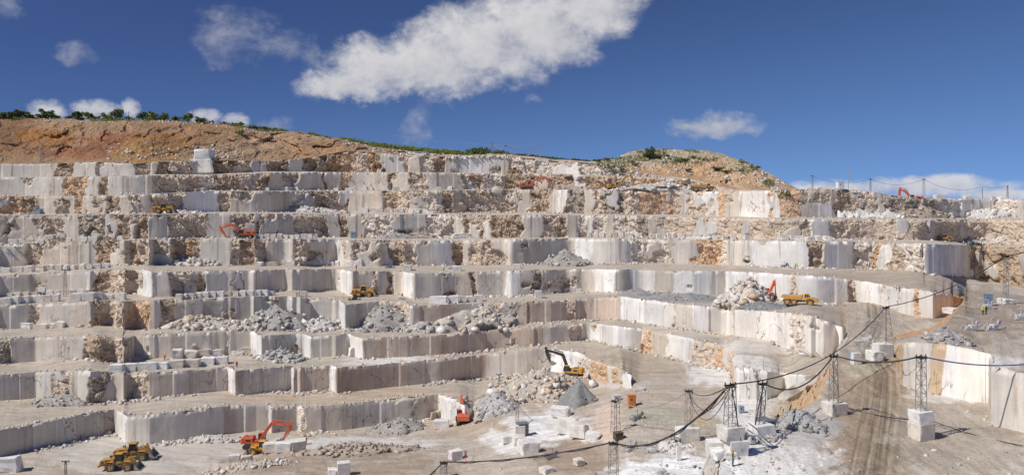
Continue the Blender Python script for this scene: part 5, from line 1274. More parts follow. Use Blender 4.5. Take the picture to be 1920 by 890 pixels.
MK = mast_at(122, 556, 507, 'slim dark mast among the left block rows', wb=1.0, wt=.5)
MP = mast_at(832, 896, 868, 'low frame mast on the ramp carrying the thick cable', wb=1.3, wt=1.1)
for px, y0, y1, lab in [(78, 305, 281, 'thin dark mast on the top bench under the red slope'), (299, 304, 272, 'thin mast against the ochre slope'), (911, 397, 356, 'slim mast standing against the tan upper face')]:
    k = 8 if y0 > 350 else 10
    mast_at(px, y0, y1, lab, D=DS[k][int((px+300)/STEP)]-(5 if k == 8 else -3), wb=.9, wt=.5)
def sky_pole(px, y0, y1, D, label, r=.16, lattice=False, x=True):
    p = Vector(((px-CX)/F*D, D, 0)); z0 = ZC-(y0-HZ)/F*D; h = (y0-y1)/F*D; p.z = z0
    if lattice: return mast(p, h, label, .12*h, .07*h, mat='galv', r=.05, group='skyline masts and poles')
    root = empty('utility_pole', p); tag(root, label, 'pole', 'skyline masts and poles'); root['top'] = h
    MB().tube([(0, 0, -.6), (0, 0, h)], [r, r*.7], 8).build('pole', 'galv', root)
    if x:
        q = MB(); q.box((0, 0, h-.5), (2.2, .12, .14)); q.build('crossarm', 'galv', root)
        for a in (-1, 0, 1): MB().lathe_z((a, 0, h-.43), [(0, .08), (.2, .05), (.3, .001)], 6).build('insulator', 'black', root)
    return root
Dh = lambda px: DS[10][int((px+300)/STEP)]
SP1 = sky_pole(737, 284, 255, Dh(737)+68, 'pale utility pole above the ridge road, left of the white shed')
SP2 = sky_pole(924, 291, 270, Dh(924)+40, 'left of three close masts on the ridge', lattice=True)
SP3 = sky_pole(948, 292, 274, Dh(948)+30, 'middle of three close masts on the ridge', lattice=True)
SP4 = sky_pole(1013, 296, 274, Dh(1013)+50, 'right pole of the ridge, joined by wires to the masts')
SP5 = sky_pole(965, 291, 275, Dh(965)+30, 'thin post between the ridge masts', x=False, r=.1)
SP6 = sky_pole(991, 294, 281, Dh(991)+30, 'short thin post by the right ridge pole', x=False, r=.1)
SP7 = sky_pole(241, 224, 209, Dh(241)+62, 'dark utility pole among the left skyline trees')
SP8 = sky_pole(257, 224, 212, Dh(257)+62, 'second dark utility pole among the left skyline trees')
D8 = lambda px: DS[8][int((px+300)/STEP)]
RM1 = sky_pole(1523, 354, 331, D8(1523)+25, 'pale rim mast with many insulators at left of the white blocks', lattice=True)
RM2 = sky_pole(1591, 356, 312, D8(1591)+40, 'tallest thin rusty pole on the right rim', r=.12, x=False)
RM3 = sky_pole(1582, 356, 333, D8(1582)+40, 'short dark pole beside the tallest rusty pole', r=.12, x=False)
RM4 = sky_pole(1632, 358, 337, D8(1632)+12, 'rim lattice mast at the left end of the blue cable', lattice=True)
RM5 = sky_pole(1732, 369, 337, D8(1732)+10, 'white rim lattice mast above the half buried orange excavator', lattice=True)
RM6 = sky_pole(1842, 371, 351, D8(1842)+10, 'thin post on the right rim holding the blue cable', x=False)
RM7 = sky_pole(1889, 372, 350, D8(1889)+25, 'rim mast with a wide insulator rack at far right', lattice=True)
for a in (SP7,): pass
TP = tip
cable(TP(MP), TP(MF), .9, .115, 'thick black cable bundle sagging low at the lower edge', twist=1)
cable(TP(MP), TP(MP)+Vector((-9, -14, -3.5)), .5, .11, 'thick black cable leaving the low frame mast to the left', twist=1)
cable(TP(MF), TP(MA), 3.0, .12, 'thick black cable bundle sagging across the pit to the worker\'s mast', twist=1)
cable(TP(MA), TP(MT), 3.2, .08, 'long black cable rising from the thick mast to the road bend mast')
cable(TP(MT), TP(MU), 1.6, .09, 'black cable from the road bend mast to the far right mast')
cable(TP(MU), TP(MU)+Vector((14, 6, 2.6)), .4, .10, 'black cable leaving the far right mast to the edge')
cable(TP(ML)+Vector((.5, 0, 0)), TP(MB_), 2.4, .09, 'black cable from the slim leaning mast to the road brink mast')
cable(TP(MB_), TP(MR), .9, .10, 'black cable between the two masts of the right road')
cable(TP(MR), TP(MR)+Vector((20, 4, -1.2)), 1.0, .09, 'thick blue black cable leaving to the right edge', 'bcable')
cable(TP(MG), TP(MC), 2.3, .09, 'grey cable from the cabin mound mast to the pit mast', 'galv')
cable(TP(MC), TP(MA), 1.2, .07, 'upper thin cable between the pit mast and the thick mast')
cable(TP(MC)+Vector((0, .3, -.3)), TP(MA)+Vector((0, .2, -.4)), 3.1, .06, 'lower thin cable between the pit mast and the thick mast')
cable(TP(MC)+Vector((0, .3, -.5)), TP(MA)+Vector((0, .2, -.6)), 4.4, .05, 'lowest thin cable between the pit mast and the thick mast')
cable(TP(MH), TP(MG), 2.0, .05, 'thin cable from the small cabinet mast to the cabin mound mast', 'galv')
cable(TP(MI), TP(MH), 1.5, .05, 'thin wire between the two small pit masts', 'galv')
cable(Vector(MA.location)+Vector((.1, -.25, MA['top'])), Vector(MA.location)+Vector((1.1, -1.0, -2.6)), .0, .06, 'cable hanging down the thick mast to the grey cabinets')
cable(Vector(ML.location)+Vector((.4, -.3, ML['top'])), Vector(ML.location)+Vector((-1.0, -.8, -1.2)), -.3, .07, 'cable hanging down the slim leaning mast')
cable(spot(1340, 889), spot(1360, 861)+Vector((0, 0, .1)), -.2, .08, 'black hose lying on the ground by the worker')
g0 = spot(1583, 764)+Vector((0, 0, .2)); g1 = spot(1705, 793)+Vector((0, -1.5, .9)); g2 = spot(1919, 838)+Vector((0, 0, .2))
cable(g0, g1, .35, .07, 'dark hose slung low from the brink block to the stacked blocks'); cable(g1+Vector((2.4, 0, -.2)), g2, .3, .06, 'dark hose slung low from the stacked blocks to the right edge')
for a, b, sg, r, lab in [(SP1, SP4, 1.5, .05, 'thin wire along the ridge between the pale pole and the right ridge pole'), (SP2, SP3, 1.6, .07, 'drooping cable between the ridge masts'), (SP3, SP4, 2.6, .07, 'drooping cable from the ridge mast to the right pole'),
                    (RM4, RM5, 2.2, .05, 'blue cable along the rim, left span'), (RM5, RM6, 2.6, .05, 'blue cable along the rim, middle span'), (RM6, RM7, .6, .05, 'blue cable along the rim, right span'), (RM1, RM4, 2.0, .05, 'blue cable running left along the rim to the insulator mast')]:
    cable(TP(a), TP(b), sg, r, lab, 'bcable' if 'blue' in lab else 'galv')
pl = Vector(((480-CX)/F*430, 430, ZC-(234-HZ)/F*430)); cable(pl, TP(SP1), 2.0, .05, 'thin wire running down the left ridge to the pale pole', 'galv')
pc = Vector(((862-CX)/F*(Dh(862)-2), Dh(862)-2, ZC-(296-HZ)/F*(Dh(862)-2))); cable(pc, TP(SP2)+Vector((-1, -3, -2.5)), 6.0, .08, 'dark hose looped over the white top face')

# ------------------------------------------------------------------ cabinets, saws and small gear
def cabinet(px, py, w, h, mat, label, d=None, rz=.2, door=True, roofmat=None, name='equipment_cabinet', cat='cabinet'):
    p = spot(px, py); m = mpp(p); W_, H_ = w*m, h*m; d = d or W_*.8
    root = empty(name, Vector((p.x, p.y+d/2, p.z)), rz); tag(root, label, cat)
    b = MB(); b.box((0, 0, H_/2+.08), (W_, d, H_-.1)); b.build('housing', mat, root, bevel=.03)
    b = MB(); b.box((0, 0, H_+.07), (W_*1.1, d*1.1, .1)); b.build('roof', roofmat or mat, root)
    b = MB(); b.box((-W_*.35, 0, .05), (.12, d*.95, .12)); b.box((W_*.35, 0, .05), (.12, d*.95, .12)); b.build('skid', 'black', root)
    if door:
        b = MB(); b.box((0, -d/2-.02, H_*.5), (W_*.75, .03, H_*.75)); dr = b.build('door', mat, root); b = MB(); b.box((W_*.28, -d/2-.05, H_*.5), (.05, .05, .25)); b.build('handle', 'black', dr)
        b = MB()
        for k in range(4): b.box((-W_*.12, -d/2-.045, H_*(.62+.05*k)), (W_*.35, .02, .04))
        b.build('vent', 'black', root)
    return root
cabinet(1185, 764, 14, 22, 'cabin', 'orange site cabin on skids at the edge of the mound', rz=.15, roofmat='orange', name='site_cabin', cat='cabin')
cabinet(1157, 754, 14, 12, 'pale', 'pale grey box left of the orange cabin', rz=.2)
cabinet(980, 818, 19, 23, 'darkbox', 'dark slate cabinet under the small mast', rz=.35)
cabinet(1441, 815, 20, 24, 'darkbox', 'slate blue container at the end of the long tan block', d=2.2, rz=.4)
cabinet(1397, 831, 11, 18, 'grey', 'grey control cabinet left of the pale one under the masts', rz=.3)
cabinet(1411, 833, 12, 16, 'pale', 'pale control cabinet under the leaning mast', rz=.3)
cabinet(1391, 774, 9, 12, 'bluebox', 'small pale blue cabinet on the slope behind the masts', rz=.1)
cabinet(1598, 675, 9, 13, 'bluebox', 'small grey box left of the tan block at the road bend', rz=.1)
cabinet(68, 401, 13, 10, 'bluebox', 'blue grey box on the left end of a high ledge', rz=0)
cabinet(662, 446, 10, 11, 'bluebox', 'blue grey cabinet on the ledge left of the white slabs', rz=.1)
cabinet(882, 353, 10, 8, 'bluebox', 'blue grey box at the foot of the white upper face', rz=.1)
cabinet(1160, 826, 16, 14, 'bark', 'rusty brown crate behind the lower mast', rz=.3, door=False)
cabinet(1798, 544, 8, 9, 'bluebox', 'small blue grey cabinet on the far right terrace', rz=.1)
cabinet(1854, 574, 16, 22, 'bluebox', 'panel walled shed with a blotchy front near the twin mast', d=.6, rz=.05, name='shelter_panel', cat='shelter')
cabinet(1196, 330, 8, 4, 'white', 'small white box on the rubble right of the ridge', rz=.1)
cabinet(1577, 356, 12, 15, 'white', 'small white gabled hut among rim blocks', rz=.1, name='site_hut', cat='hut')
cabinet(1606, 357, 18, 8, 'pale', 'low pale shed behind the right rim', rz=.1, name='site_hut', cat='hut')
cabinet(789, 291, 22, 6, 'white', 'long low white shed on the ridge road', rz=-.05, name='site_hut', cat='hut')
cabinet(751, 561, 9, 4, 'white', 'small white and blue box near the worker in red', rz=.1)

def wire_saw(px, py, L_, label, rz=0, mat='pale', h=1.2, wheel_d=.42):
    p = spot(px, py); root = empty('wire_saw', p, rz); tag(root, label, 'stone saw', 'dusty stone saws')
    b = MB()
    for y in (-.55, .55): b.box((0, y, .12), (L_, .12, .16))
    for k in range(6): b.box((-L_/2+.2+(L_-.4)*k/5, 0, .08), (.12, 1.2, .08))
    b.build('rail', mat, root)
    b = MB(); b.box((.2, 0, .55), (1.2, .9, .6)); b.box((-.6, .1, .5), (.5, .6, .45)); c = b.build('motor_carriage', mat, root, bevel=.05)
    b = MB(); b.lathe_y((.7, -.62, h), [(-.06, .001), (-.06, wheel_d*.25), (-.1, wheel_d), (.1, wheel_d), (.06, wheel_d*.25), (.06, .001)], 20); b.build('drive_wheel', mat, c)
    b = MB(); b.tube([(.1, 0, .8), (.1, 0, h+.8), (-.7, 0, h+.5)], .07); b.tube([(-.2, .4, .6), (-1.4, .4, .9), (-1.9, .4, .2)], .05); b.tube([(-L_/2, -.55, .2), (-L_/2, -.55, 1.3), (-L_/2+.9, -.55, .3)], .06); b.build('guide_arm', mat, root)
    for x in (-L_/2+.3, L_/2-.3): MB().lathe_y((x, -.7, .28), [(-.08, .001), (-.08, .28), (.08, .28), (.08, .001)], 14).build('track_wheel', mat, root)
    return root
wire_saw(1222, 848, 3.8, 'dusty wheeled stone saw standing on brown mud beyond the white slab', .1)
wire_saw(1182, 842, 2.4, 'spindly dusty saw rig left of the wheeled stone saw', .5)
wire_saw(1293, 876, 3.6, 'white stone saw with a big drum motor on the white slab', -.45, 'white', 1.3, .55)
wire_saw(1240, 889, 1.6, 'small upright drill rig on the white slab at the lower edge', .3, 'pale', 1.6, .3)
wire_saw(1035, 858, 2.6, 'small dark saw cart under the sagging cable', .2, 'grey')
wire_saw(1195, 785, 3.4, 'rail mounted saw on the slope below the orange cabin', .6, 'grey')
wire_saw(1203, 732, 3.6, 'pale saw rig with a slanted mast on the pit floor right of the rubble', -.4)
wire_saw(1822, 618, 3.6, 'white tangled saw machine, left of two on the far right terrace', .2)
wire_saw(1862, 617, 4.4, 'larger pale saw machine, right of two on the far right terrace', .4)
wire_saw(1913, 598, 2.6, 'pale upright machine cut by the right edge', .1)
wire_saw(1852, 578, 2.4, 'white machine in front of the blotchy panel', .1)
wire_saw(1624, 640, 3.2, 'pale saw frame lying at the brink of the road bend', -.5)
wire_saw(1470, 499, 2.2, 'small drill rig against the white right face', .1, 'grey')
wire_saw(665, 562, 4.0, 'dark tangled machine in front of the big yellow loader', .1, 'black')
wire_saw(731, 502, 3.4, 'dark drill machine raising dust on the ledge', .4, 'grey')
wire_saw(846, 504, 2.6, 'pale drill rig leaning at the rough pillar', .3, 'pale', 2.2)
wire_saw(450, 663, 2.0, 'small white frame on the terrace beside the boulders', .1, 'white')
def coil():
    p = spot(1268, 832); root = empty('hose_coil', p); tag(root, 'coiled dark hose with a yellow tub beside the large white block', 'hose coil')
    pts = [Vector((.9*math.cos(a*.35)*(1+.03*math.sin(a)), .7*math.sin(a*.35), .15+.012*a)) for a in range(80)]
    MB().tube(pts, .06, 5).build('hose', 'cable', root)
    q = MB(); q.lathe_z((-1.5, -.2, 0), [(0, .001), (0, .32), (.55, .4), (.5, .36), (.05, .3)], 14); q.build('tub', 'yellow', root)
    q = MB(); q.lathe_z((-.4, .6, 0), [(0, .001), (0, .3), (1.5, .3), (1.6, .001)], 14); q.build('drum', 'pale', root)
coil()
def pillar():
    p = spot(1272, 862); o = bpy.data.objects.new('marble_block', SAWN[0]); 
    put_block(p, .8, .6, 2.4, .1, True, 'narrow upright stone slab between the saws on the white slab edge')
pillar()
for px, py, h_, rz, lab in [(811, 787, 1.6, .5, 'left ochre stained slab leaning at the end of the lowest bench'), (822, 785, 1.5, -.4, 'right ochre stained slab leaning at the end of the lowest bench')]:
    p = spot(px, py); o = put_block(p+Vector((0, 1, 0)), 1.4, .8, h_*1.3, rz, True, lab, None, .25); m2 = o.data.copy(); m2.materials.clear(); m2.materials.append(MAT['ochstone']) if 'ochstone' in MAT else m2.materials.append(MAT['stone_plain']); o.data = m2
blk(828, 803, 28, 14, 'low white shelf block in front of the leaning ochre slabs', False, .1, 3.0)
def barrier():
    p = spot(854, 864); m = mpp(p); root = empty('warning_block', Vector((p.x, p.y+1, p.z)), R(28)); tag(root, 'white block with a red striped warning panel beside the ramp sign', 'barrier')
    w, h, d = 22*m, 18*m, 2.0
    o = bpy.data.objects.new('stone_body', SAWN[2]); COL.objects.link(o); o.scale = (w, d, h); o.parent = root
    q = MB(); q.add([(-w/2-.09, -d*.48, .15), (-w/2-.09, d*.48, .15), (-w/2-.09, d*.48, h*.95), (-w/2-.09, -d*.48, h*.95)], [(0, 1, 2, 3)]); pn = q.build('warning_panel', 'white', root)
    q = MB()
    for k, (a, b) in enumerate([(-.44, .82), (.30, .82), (-.44, .30), (.16, .14), (-.1, .12)]):
        y, z = a*d, b*h; q.add([(-w/2-.1, y, z), (-w/2-.1, y+.22, z-.1), (-w/2-.1, y+.05, z-.5), (-w/2-.1, y-.17, z-.4)], [(0, 1, 2, 3)])
    q.build('red_stripe', 'red', pn)
    q = MB()
    for k in range(4): q.box((-w/2-.1, -.1+.04*k, h*(.68-.1*k)), (.01, .8, .05))
    q.build('lettering', 'purple', pn)
    p = spot(873, 867); root = empty('road_sign', p, R(10)); tag(root, 'round red road sign with a blue plate above, on a red footed post', 'sign')
    MB().tube([(0, 0, 0), (0, 0, 2.1)], .04).build('post', 'galv', root)
    q = MB(); q.lathe_y((0, -.06, 1.75), [(0, .001), (0, .32), (.03, .32), (.03, .001)], 20); f = q.build('sign_disc', 'red', root)
    q = MB(); q.box((0, -.075, 1.75), (.4, .015, .09)); q.build('white_bar', 'white', f)
    MB().box((0, -.06, 2.35), (.62, .03, .42)).build('blue_plate', 'purple', root)
    q = MB(); q.box((0, 0, .12), (1.0, .5, .22), 0, .6, .6); q.build('foot', 'red', root)
barrier()

# ------------------------------------------------------------------ people
def skin_mesh(verts, edges, radii, levels=2):
    me = bpy.data.meshes.new('person'); me.from_pydata(verts, edges, []); me.update()
    o = bpy.data.objects.new('tmp', me); COL.objects.link(o)
    o.modifiers.new('s', 'SKIN'); sd_ = me.skin_vertices[0].data
    for i, r in enumerate(radii): sd_[i].radius = r if isinstance(r, tuple) else (r, r); sd_[i].use_root = (i == 0)
    q = o.modifiers.new('u', 'SUBSURF'); q.levels = levels; q.render_levels = levels
    dg = bpy.context.evaluated_depsgraph_get(); r = bpy.data.meshes.new_from_object(o.evaluated_get(dg)); bpy.data.objects.remove(o); return r
def person_meshes():
    V = [(0,0,.95),(0,0,1.12),(0,0,1.32),(0,0,1.46),(0,-.01,1.53),(0,-.015,1.62),(0,-.01,1.72),
         (.10,0,.88),(.11,-.03,.50),(.115,.01,.10),(.12,-.13,.04), (-.10,0,.88),(-.11,.02,.50),(-.115,.03,.10),(-.12,-.11,.04),
         (.19,0,1.42),(.27,.02,1.14),(.24,-.16,.97),(.22,-.22,.93), (-.19,0,1.42),(-.28,.02,1.14),(-.27,-.10,.90),(-.26,-.13,.83)]
    Eg = [(0,1),(1,2),(2,3),(3,4),(4,5),(5,6),(0,7),(7,8),(8,9),(9,10),(0,11),(11,12),(12,13),(13,14),(3,15),(15,16),(16,17),(17,18),(3,19),(19,20),(20,21),(21,22)]
    rd = [(.17,.12),(.155,.115),(.18,.12),(.13,.10),(.055,.055),(.085,.095),(.075,.085),.095,.065,.045,(.05,.03),.095,.065,.045,(.05,.03),.065,.05,.038,(.035,.02),.065,.05,.038,(.035,.02)]
    body = skin_mesh(V, Eg, rd)
    body.materials.append(MAT['skin'])
    body.polygons.foreach_set('use_smooth', [True]*len(body.polygons))
    # nose, ears and fingers join the same figure
    bm = bmesh.new(); bm.from_mesh(body)
    def blob(c, r):
        q = bmesh.ops.create_icosphere(bm, subdivisions=1, radius=1, matrix=Matrix.Translation(c) @ Matrix.Diagonal((*r, 1)))
    blob((0, -.105, 1.625), (.014, .02, .02)); blob((.08, 0, 1.63), (.012, .02, .03)); blob((-.08, 0, 1.63), (.012, .02, .03))
    for sx, hx, hy, hz in ((1, .22, -.25, .92), (-1, -.26, -.14, .80)):
        for k in range(4): blob((hx+(k-1.5)*.018, hy-.02-.008*(k % 2), hz-.04+.006*abs(k-1.5)), (.009, .011, .04))
        blob((hx-sx*.04, hy-.01, hz), (.011, .012, .03))
    bm.to_mesh(body); bm.free()
    def cloth(zlo, zhi, off, mat, arms=True, name='c'):
        b = bmesh.new(); b.from_mesh(body); b.normal_update()
        dele = [f for f in b.faces if not (zlo < f.calc_center_median().z < zhi) or (not arms and abs(f.calc_center_median().x) > .215) or (zlo > .8 and f.calc_center_median().y < -.19)]
        bmesh.ops.delete(b, geom=dele, context='FACES')
        nr = {v: v.normal.copy() for v in b.verts}
        for v in b.verts: v.co += nr[v]*off
        me = bpy.data.meshes.new(name); b.to_mesh(me); b.free(); me.materials.clear(); me.materials.append(MAT[mat]); me.polygons.foreach_set('use_smooth', [True]*len(me.polygons)); return me
    return body, cloth
BODY, CLOTH = person_meshes()
CL = {}
def person(px, py, rz, label, jacket='dark', trousers='jeans', vest=None, helmet='orangec', D=None, s=1.0):
    p = spot(px, py, 0, D)
    root = bpy.data.objects.new('person', BODY); COL.objects.link(root); root.location = p; root.rotation_euler = (0, 0, rz); root.scale = (s, s, s)
    tag(root, label, 'person')
    def part(name, key, *a):
        if key not in CL: CL[key] = CLOTH(*a, name=name)
        o = bpy.data.objects.new(name, CL[key]); COL.objects.link(o); o.parent = root
    part('trousers', 't'+trousers, .08, .99, .014, trousers)
    part('jacket', 'j'+jacket, .93, 1.50, .016, jacket)
    if vest: part('vest', 'v'+vest, .90, 1.47, .03, vest, False)
    part('shoes', 'b', -.1, .1, .02, 'black')
    if 'h'+str(helmet) not in CL:
        m = MB(); m.lathe_z((0, -.01, 1.67), [(0, .135), (.015, .14), (.02, .115), (.07, .105), (.11, .075), (.13, .001)], 16); o = m.build('helmet', helmet, root, True); CL['h'+str(helmet)] = o.data
    else:
        o = bpy.data.objects.new('helmet', CL['h'+str(helmet)]); COL.objects.link(o); o.parent = root
    return root
person(1374, 873, R(70), 'worker in orange helmet and yellow vest standing on the pale slab by the stacked blocks', 'dark', 'jeans', 'hivis', s=1.04)
person(754, 559, R(20), 'worker in red standing below the bright bench end right of the loader', 'redc', 'dark')
person(668, 505, R(-30), 'worker in red on the ledge lip left of the dusty drill', 'redc', 'dark')
person(832, 508, R(0), 'worker in yellow green on the ledge by the rough pillar', 'hivis', 'dark', helmet='white')
person(678, 445, R(10), 'worker in orange beside the blue grey cabinet', 'orangec', 'dark')
person(444, 688, R(40), 'worker in red walking on the terrace right of the grey block row', 'redc', 'jeans')
person(309, 675, R(0), 'worker in orange behind the row of grey blocks', 'orangec', 'dark')
person(162, 400, R(0), 'worker in red on the high ledge left of the small loader', 'redc', 'jeans')
person(349, 396, R(0), 'worker in orange right of the small high loader', 'orangec', 'dark')
person(1492, 499, R(0), 'worker in green against the white right face', 'hivis', 'dark', helmet='white')
person(1843, 590, R(0), 'worker in yellow helmet left of the blotchy panel', 'hivis', 'dark', helmet='hivis')
person(1849, 589, R(30), 'second worker close to the blotchy panel', 'dark', 'jeans', helmet='hivis')
person(574, 831, R(0), 'worker in red by the dark heap end on the lowest floor', 'redc', 'dark')

# ------------------------------------------------------------------ trees, bushes, woods
def foliage_arrays(n, lobes, leaf, rg):
    """leaf faces spread through the crown's lobes, denser near the outside, with gaps"""
    pts = []
    k = rg.integers(0, len(lobes), n)
    L_ = np.array(lobes)[k]
    d = rg.normal(size=(n, 3)); d /= np.linalg.norm(d, axis=1)[:, None]
    r = rg.random(n)**.45
    c = L_[:, :3]+d*L_[:, 3:4]*r[:, None]*np.array([1, 1, .82])
    u = rg.normal(size=(n, 3)); u /= np.linalg.norm(u, axis=1)[:, None]; w = np.cross(u, d); w /= np.linalg.norm(w, axis=1)[:, None]+1e-6
    s = leaf*(.6+.8*rg.random((n, 1)))
    V = np.stack([c-u*s, c+w*s*.7, c+u*s, c-w*s*.7], 1).reshape(-1, 3)
    Fc = np.arange(4*n).reshape(n, 4); return V, Fc
def crown_mesh(seed, kind, n=900):
    rg = np.random.default_rng(seed)
    lobes = []
    for i in range(12): 
        a = rg.random()*6.28; rr = .34*rg.random()**.5; z = rg.uniform(.14, .78); lobes.append((rr*math.cos(a), rr*math.sin(a), z, rg.uniform(.16, .27)))
    if kind == 'bush': lobes = [(x*1.5, y*1.5, z*.6, r*1.2) for x, y, z, r in lobes]
    if kind == 'cone': lobes = [(0, 0, .12+.1*i, .34*(1-i/9.5)) for i in range(9)]
    V, Fc = foliage_arrays(n, lobes, .05, rg); return V, Fc, lobes
TREES = {}
def tree(px, py, hpx, label, mat='leafa', kind='round', D=None, group=None, seed=0, wide=1.0, back=0):
    if D is None: p = spot(px, py)
    else: p = Vector(((px-CX)/F*D, D, ZC-(py-HZ)/F*D))
    h = hpx*mpp(p); key = (mat, kind, seed)
    if key not in TREES:
        V, Fc, lobes = crown_mesh(seed+17, kind)
        cm = bpy.data.meshes.new('crown'); cm.from_pydata(V.tolist(), [], Fc.tolist()); cm.materials.append(MAT[mat])
        m = MB(); m.tube([(0, 0, -.08), (.01, 0, .2), (-.01, .01, .5), (0, 0, .75)], [.028, .022, .014, .005], 7)
        for x, y, z, r in lobes[:5]: m.tube([(0, 0, z*.45), (x*.5, y*.5, z*.75), (x, y, z)], [.012, .008, .003], 5)
        tm = bpy.data.meshes.new('trunk'); tm.from_pydata(m.v, [], m.f); tm.materials.append(MAT['bark']); TREES[key] = (cm, tm)
    cm, tm = TREES[key]
    root = empty('bush' if kind == 'bush' else 'tree', p, random.uniform(0, 6), 1); root.scale = (h*wide, h*wide, h); tag(root, label, 'bush' if kind == 'bush' else 'tree', group)
    for n_, me in (('crown', cm), ('trunk', tm)):
        o = bpy.data.objects.new(n_, me); COL.objects.link(o); o.parent = root
    return root
def sk(px): return float(np.interp(px, [a for a, b in SKYL], [b for a, b in SKYL]))
TL = [(8, 19, 'leafa', 1.3, 'dark tree at the extreme left of the skyline'), (30, 20, 'leafa', 1.3, 'dark round tree second from the left edge'), (48, 20, 'leafa', 1.2, 'dark tree third from the left edge'), (56, 13, 'leafa', 1.2, 'low dark bush like tree in the left corner group'),
      (73, 12, 'leafa', 1.2, 'low dark tree left of the big dark one'), (90, 23, 'leafa', 1.1, 'big dark spreading tree before the first low cloud'), (104, 14, 'leafa', 1.1, 'small dark tree at the right of the spreading one'),
      (128, 10, 'leafa', 1.2, 'small low tree between the first two clouds'), (146, 22, 'leafa', 1.0, 'tall dark tree at the left of the second cloud'), (166, 18, 'leafb', 1.0, 'light green tree in front of the second cloud'), (180, 12, 'leafa', 1.1, 'small olive tree below the second cloud'),
      (200, 17, 'leafb', 1.15, 'bright green round tree right of the second cloud'), (219, 24, 'leafc', .95, 'tall grey green tree beside the third cloud'), (238, 11, 'leafc', 1.1, 'low grey green tree under the third cloud'),
      (268, 17, 'leafa', 1.1, 'olive tree at the left of the middle trees'), (287, 20, 'leafb', 1.1, 'yellow green round tree in the middle group'), (304, 11, 'leafb', 1.2, 'low yellow green tree in the middle group'), (310, 17, 'leafb', .9, 'upright light tree in the middle group'), (331, 14, 'leafb', 1.2, 'small round spring green tree'),
      (353, 19, 'leafb', 1.1, 'rounded spring green tree left of the fourth cloud'), (377, 15, 'leafa', 1.4, 'wide green tree in front of the fourth cloud'), (395, 9, 'leafc', 1.4, 'small scrubby tree right of the fourth cloud')]
for i, (px, h, mt, wd, lab) in enumerate(TL):
    tree(px, sk(px)+3, h*1.12, lab, mt, 'round', Dh(px)+57, 'trees along the left skyline', i % 5, wd*1.15)
BL = [(420, 9, 'low bush on the slope crest, left one of the crest bushes'), (447, 12, 'bushy clump where the ridge begins to fall'), (468, 11, 'green clump on the falling ridge'), (488, 14, 'taller green clump on the falling ridge'), (505, 12, 'spring green clump on the falling ridge'), (523, 11, 'last large clump of the falling ridge'), (553, 6, 'tiny bush alone on the ridge'), (583, 7, 'small lone bush on the ridge'), (590, 5, 'tiny bush beside the small lone one')]
for i, (px, h, lab) in enumerate(BL): tree(px, sk(px)+2, h*1.2, lab, 'leafb' if i % 3 else 'leafc', 'bush', Dh(px)+58, 'bushes along the falling ridge', i % 4, 1.5)
tree(448, 252, 16, 'green bush growing on the slope below the ridge', 'leafb', 'bush', Dh(448)+38, None, 2, .9)
tree(1217, 298, 30, 'single dark green tree on top of the spoil mound', 'leafa', 'round', None, None, 1, .95)
for i, (px, py, h, w, lab) in enumerate([(1234, 296, 11, 1.8, 'green bush at the right foot of the mound tree'), (1192, 310, 9, 1.4, 'small green bush at lower left of the mound tree'), (1250, 294, 7, 1.5, 'small bush on the mound right of the tree'), (1285, 302, 10, 1.8, 'dark green bush in the middle of the mound'), (1300, 296, 7, 1.6, 'small bush near the mound crest'), (1345, 318, 10, 2.0, 'scrub patch at the right side of the mound'), (1362, 324, 9, 1.8, 'lower scrub patch at the right side of the mound'), (1290, 320, 8, 2.0, 'grey green scrub above the yellow excavators'), (1120, 303, 9, 1.5, 'dark bush at the left foot of the mound'), (1138, 300, 8, 1.5, 'small bush left of the mound beside the ridge'), (1423, 316, 9, .9, 'small upright bush on the mound\'s right shoulder'), (1270, 303, 7, 1.7, 'low green scrub beside the middle bush')]):
    q = hit(px, max(py, sk(px)+2)); tree(px, py, h, lab, 'leafc' if i % 2 else 'leafa', 'bush', q.y-1.5, 'bushes on the spoil mound', i % 4, w)
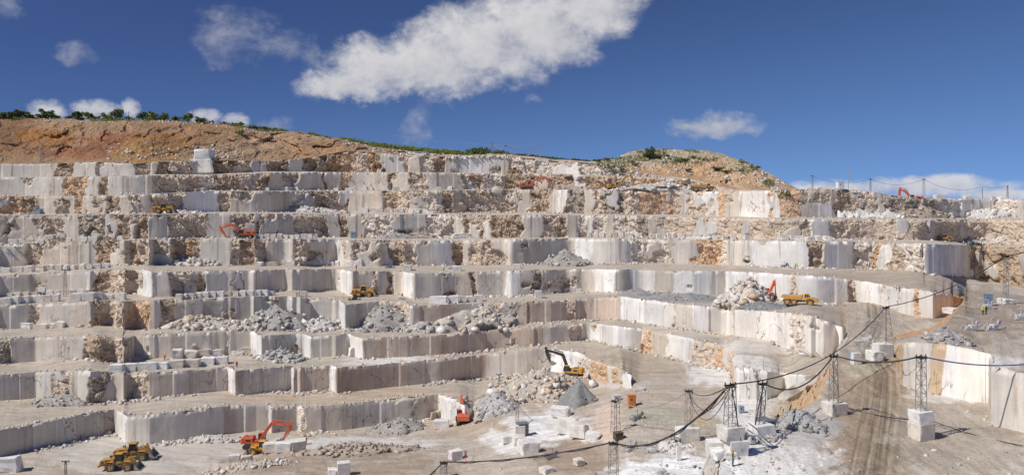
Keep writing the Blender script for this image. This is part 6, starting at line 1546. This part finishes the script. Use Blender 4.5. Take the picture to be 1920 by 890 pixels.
def woods(x0, x1, base, hts, D0, D1, mat, label, n, step=1):
    rg = np.random.default_rng(5); VV = []; FF = []; c0 = 0
    for i in range(n):
        px = rg.uniform(x0, x1); D = rg.uniform(D0, D1)+Dh(px); py = base(px); h = hts(px)*rg.uniform(.6, 1.15)/F*D
        V, Fc, _ = crown_mesh(int(rg.integers(1, 9)), 'round', 260)
        V = V*np.array([h*1.25, h*1.25, h]); V += np.array([(px-CX)/F*D, D, ZC-(py-HZ)/F*D-.15*h]); VV.append(V); FF.append(Fc+c0); c0 += len(V)
    me = bpy.data.meshes.new('woodland'); me.from_pydata(np.concatenate(VV).tolist(), [], np.concatenate(FF).tolist()); me.materials.append(MAT[mat])
    o = bpy.data.objects.new('woodland', me); COL.objects.link(o); tag(o, label, 'woodland', None, 'stuff')
ix = lambda xs, ys: (lambda x: float(np.interp(x, xs, ys)))
woods(640, 955, lambda x: sk(x)+2, ix([640, 700, 800, 880, 955], [8, 15, 17, 13, 10]), 75, 170, 'leafb', 'spring green wood behind the falling ridge', 300)
woods(880, 1130, lambda x: sk(x)+2, ix([880, 905, 955, 1020, 1080, 1130], [18, 20, 9, 9, 8, 5]), 75, 150, 'leafa', 'dark wood behind the white ridge', 170)
woods(-20, 400, lambda x: sk(x)+3, ix([-20, 60, 120, 400], [12, 10, 7, 6]), 56, 85, 'leafc', 'low scrub along the left skyline between the trees', 130)
woods(400, 545, lambda x: sk(x)+3, ix([400, 440, 545], [4, 8, 5]), 58, 80, 'leafb', 'low scrub along the falling ridge crest', 60)
def grass(x0, x1, ylo, yhi, n, label, size=.5, mat='leafc'):
    VV = []
    for i in range(n):
        px = random.uniform(x0, x1); t = sk(px); py = random.uniform(t+ylo, t+yhi)
        if fbm(np.array([px*.03]), np.array([py*.09]), 77, 3)[0] < .5: continue
        q = hit(px, py); s = size*random.uniform(.5, 1.4)
        for k in range(5):
            a = random.uniform(0, 6.28); d = Vector((math.cos(a), math.sin(a), 0)); b = q+Vector((random.uniform(-s, s), random.uniform(-s, s), 0))
            VV += [b-d*s*.4, b+d*s*.4, b+d*s*.1+Vector((random.uniform(-.3, .3)*s, 0, s*random.uniform(.5, 1)))]
    me = bpy.data.meshes.new('scrub'); me.from_pydata([tuple(v) for v in VV], [], [(3*i, 3*i+1, 3*i+2) for i in range(len(VV)//3)]); me.materials.append(MAT[mat])
    o = bpy.data.objects.new('scrub', me); COL.objects.link(o); tag(o, label, 'scrub', None, 'stuff')
grass(1120, 1480, 0, 26, 1500, 'sparse green scrub over the spoil mound', .9)
grass(-40, 620, -1, 3, 700, 'grass along the left skyline', .7, 'leafb')
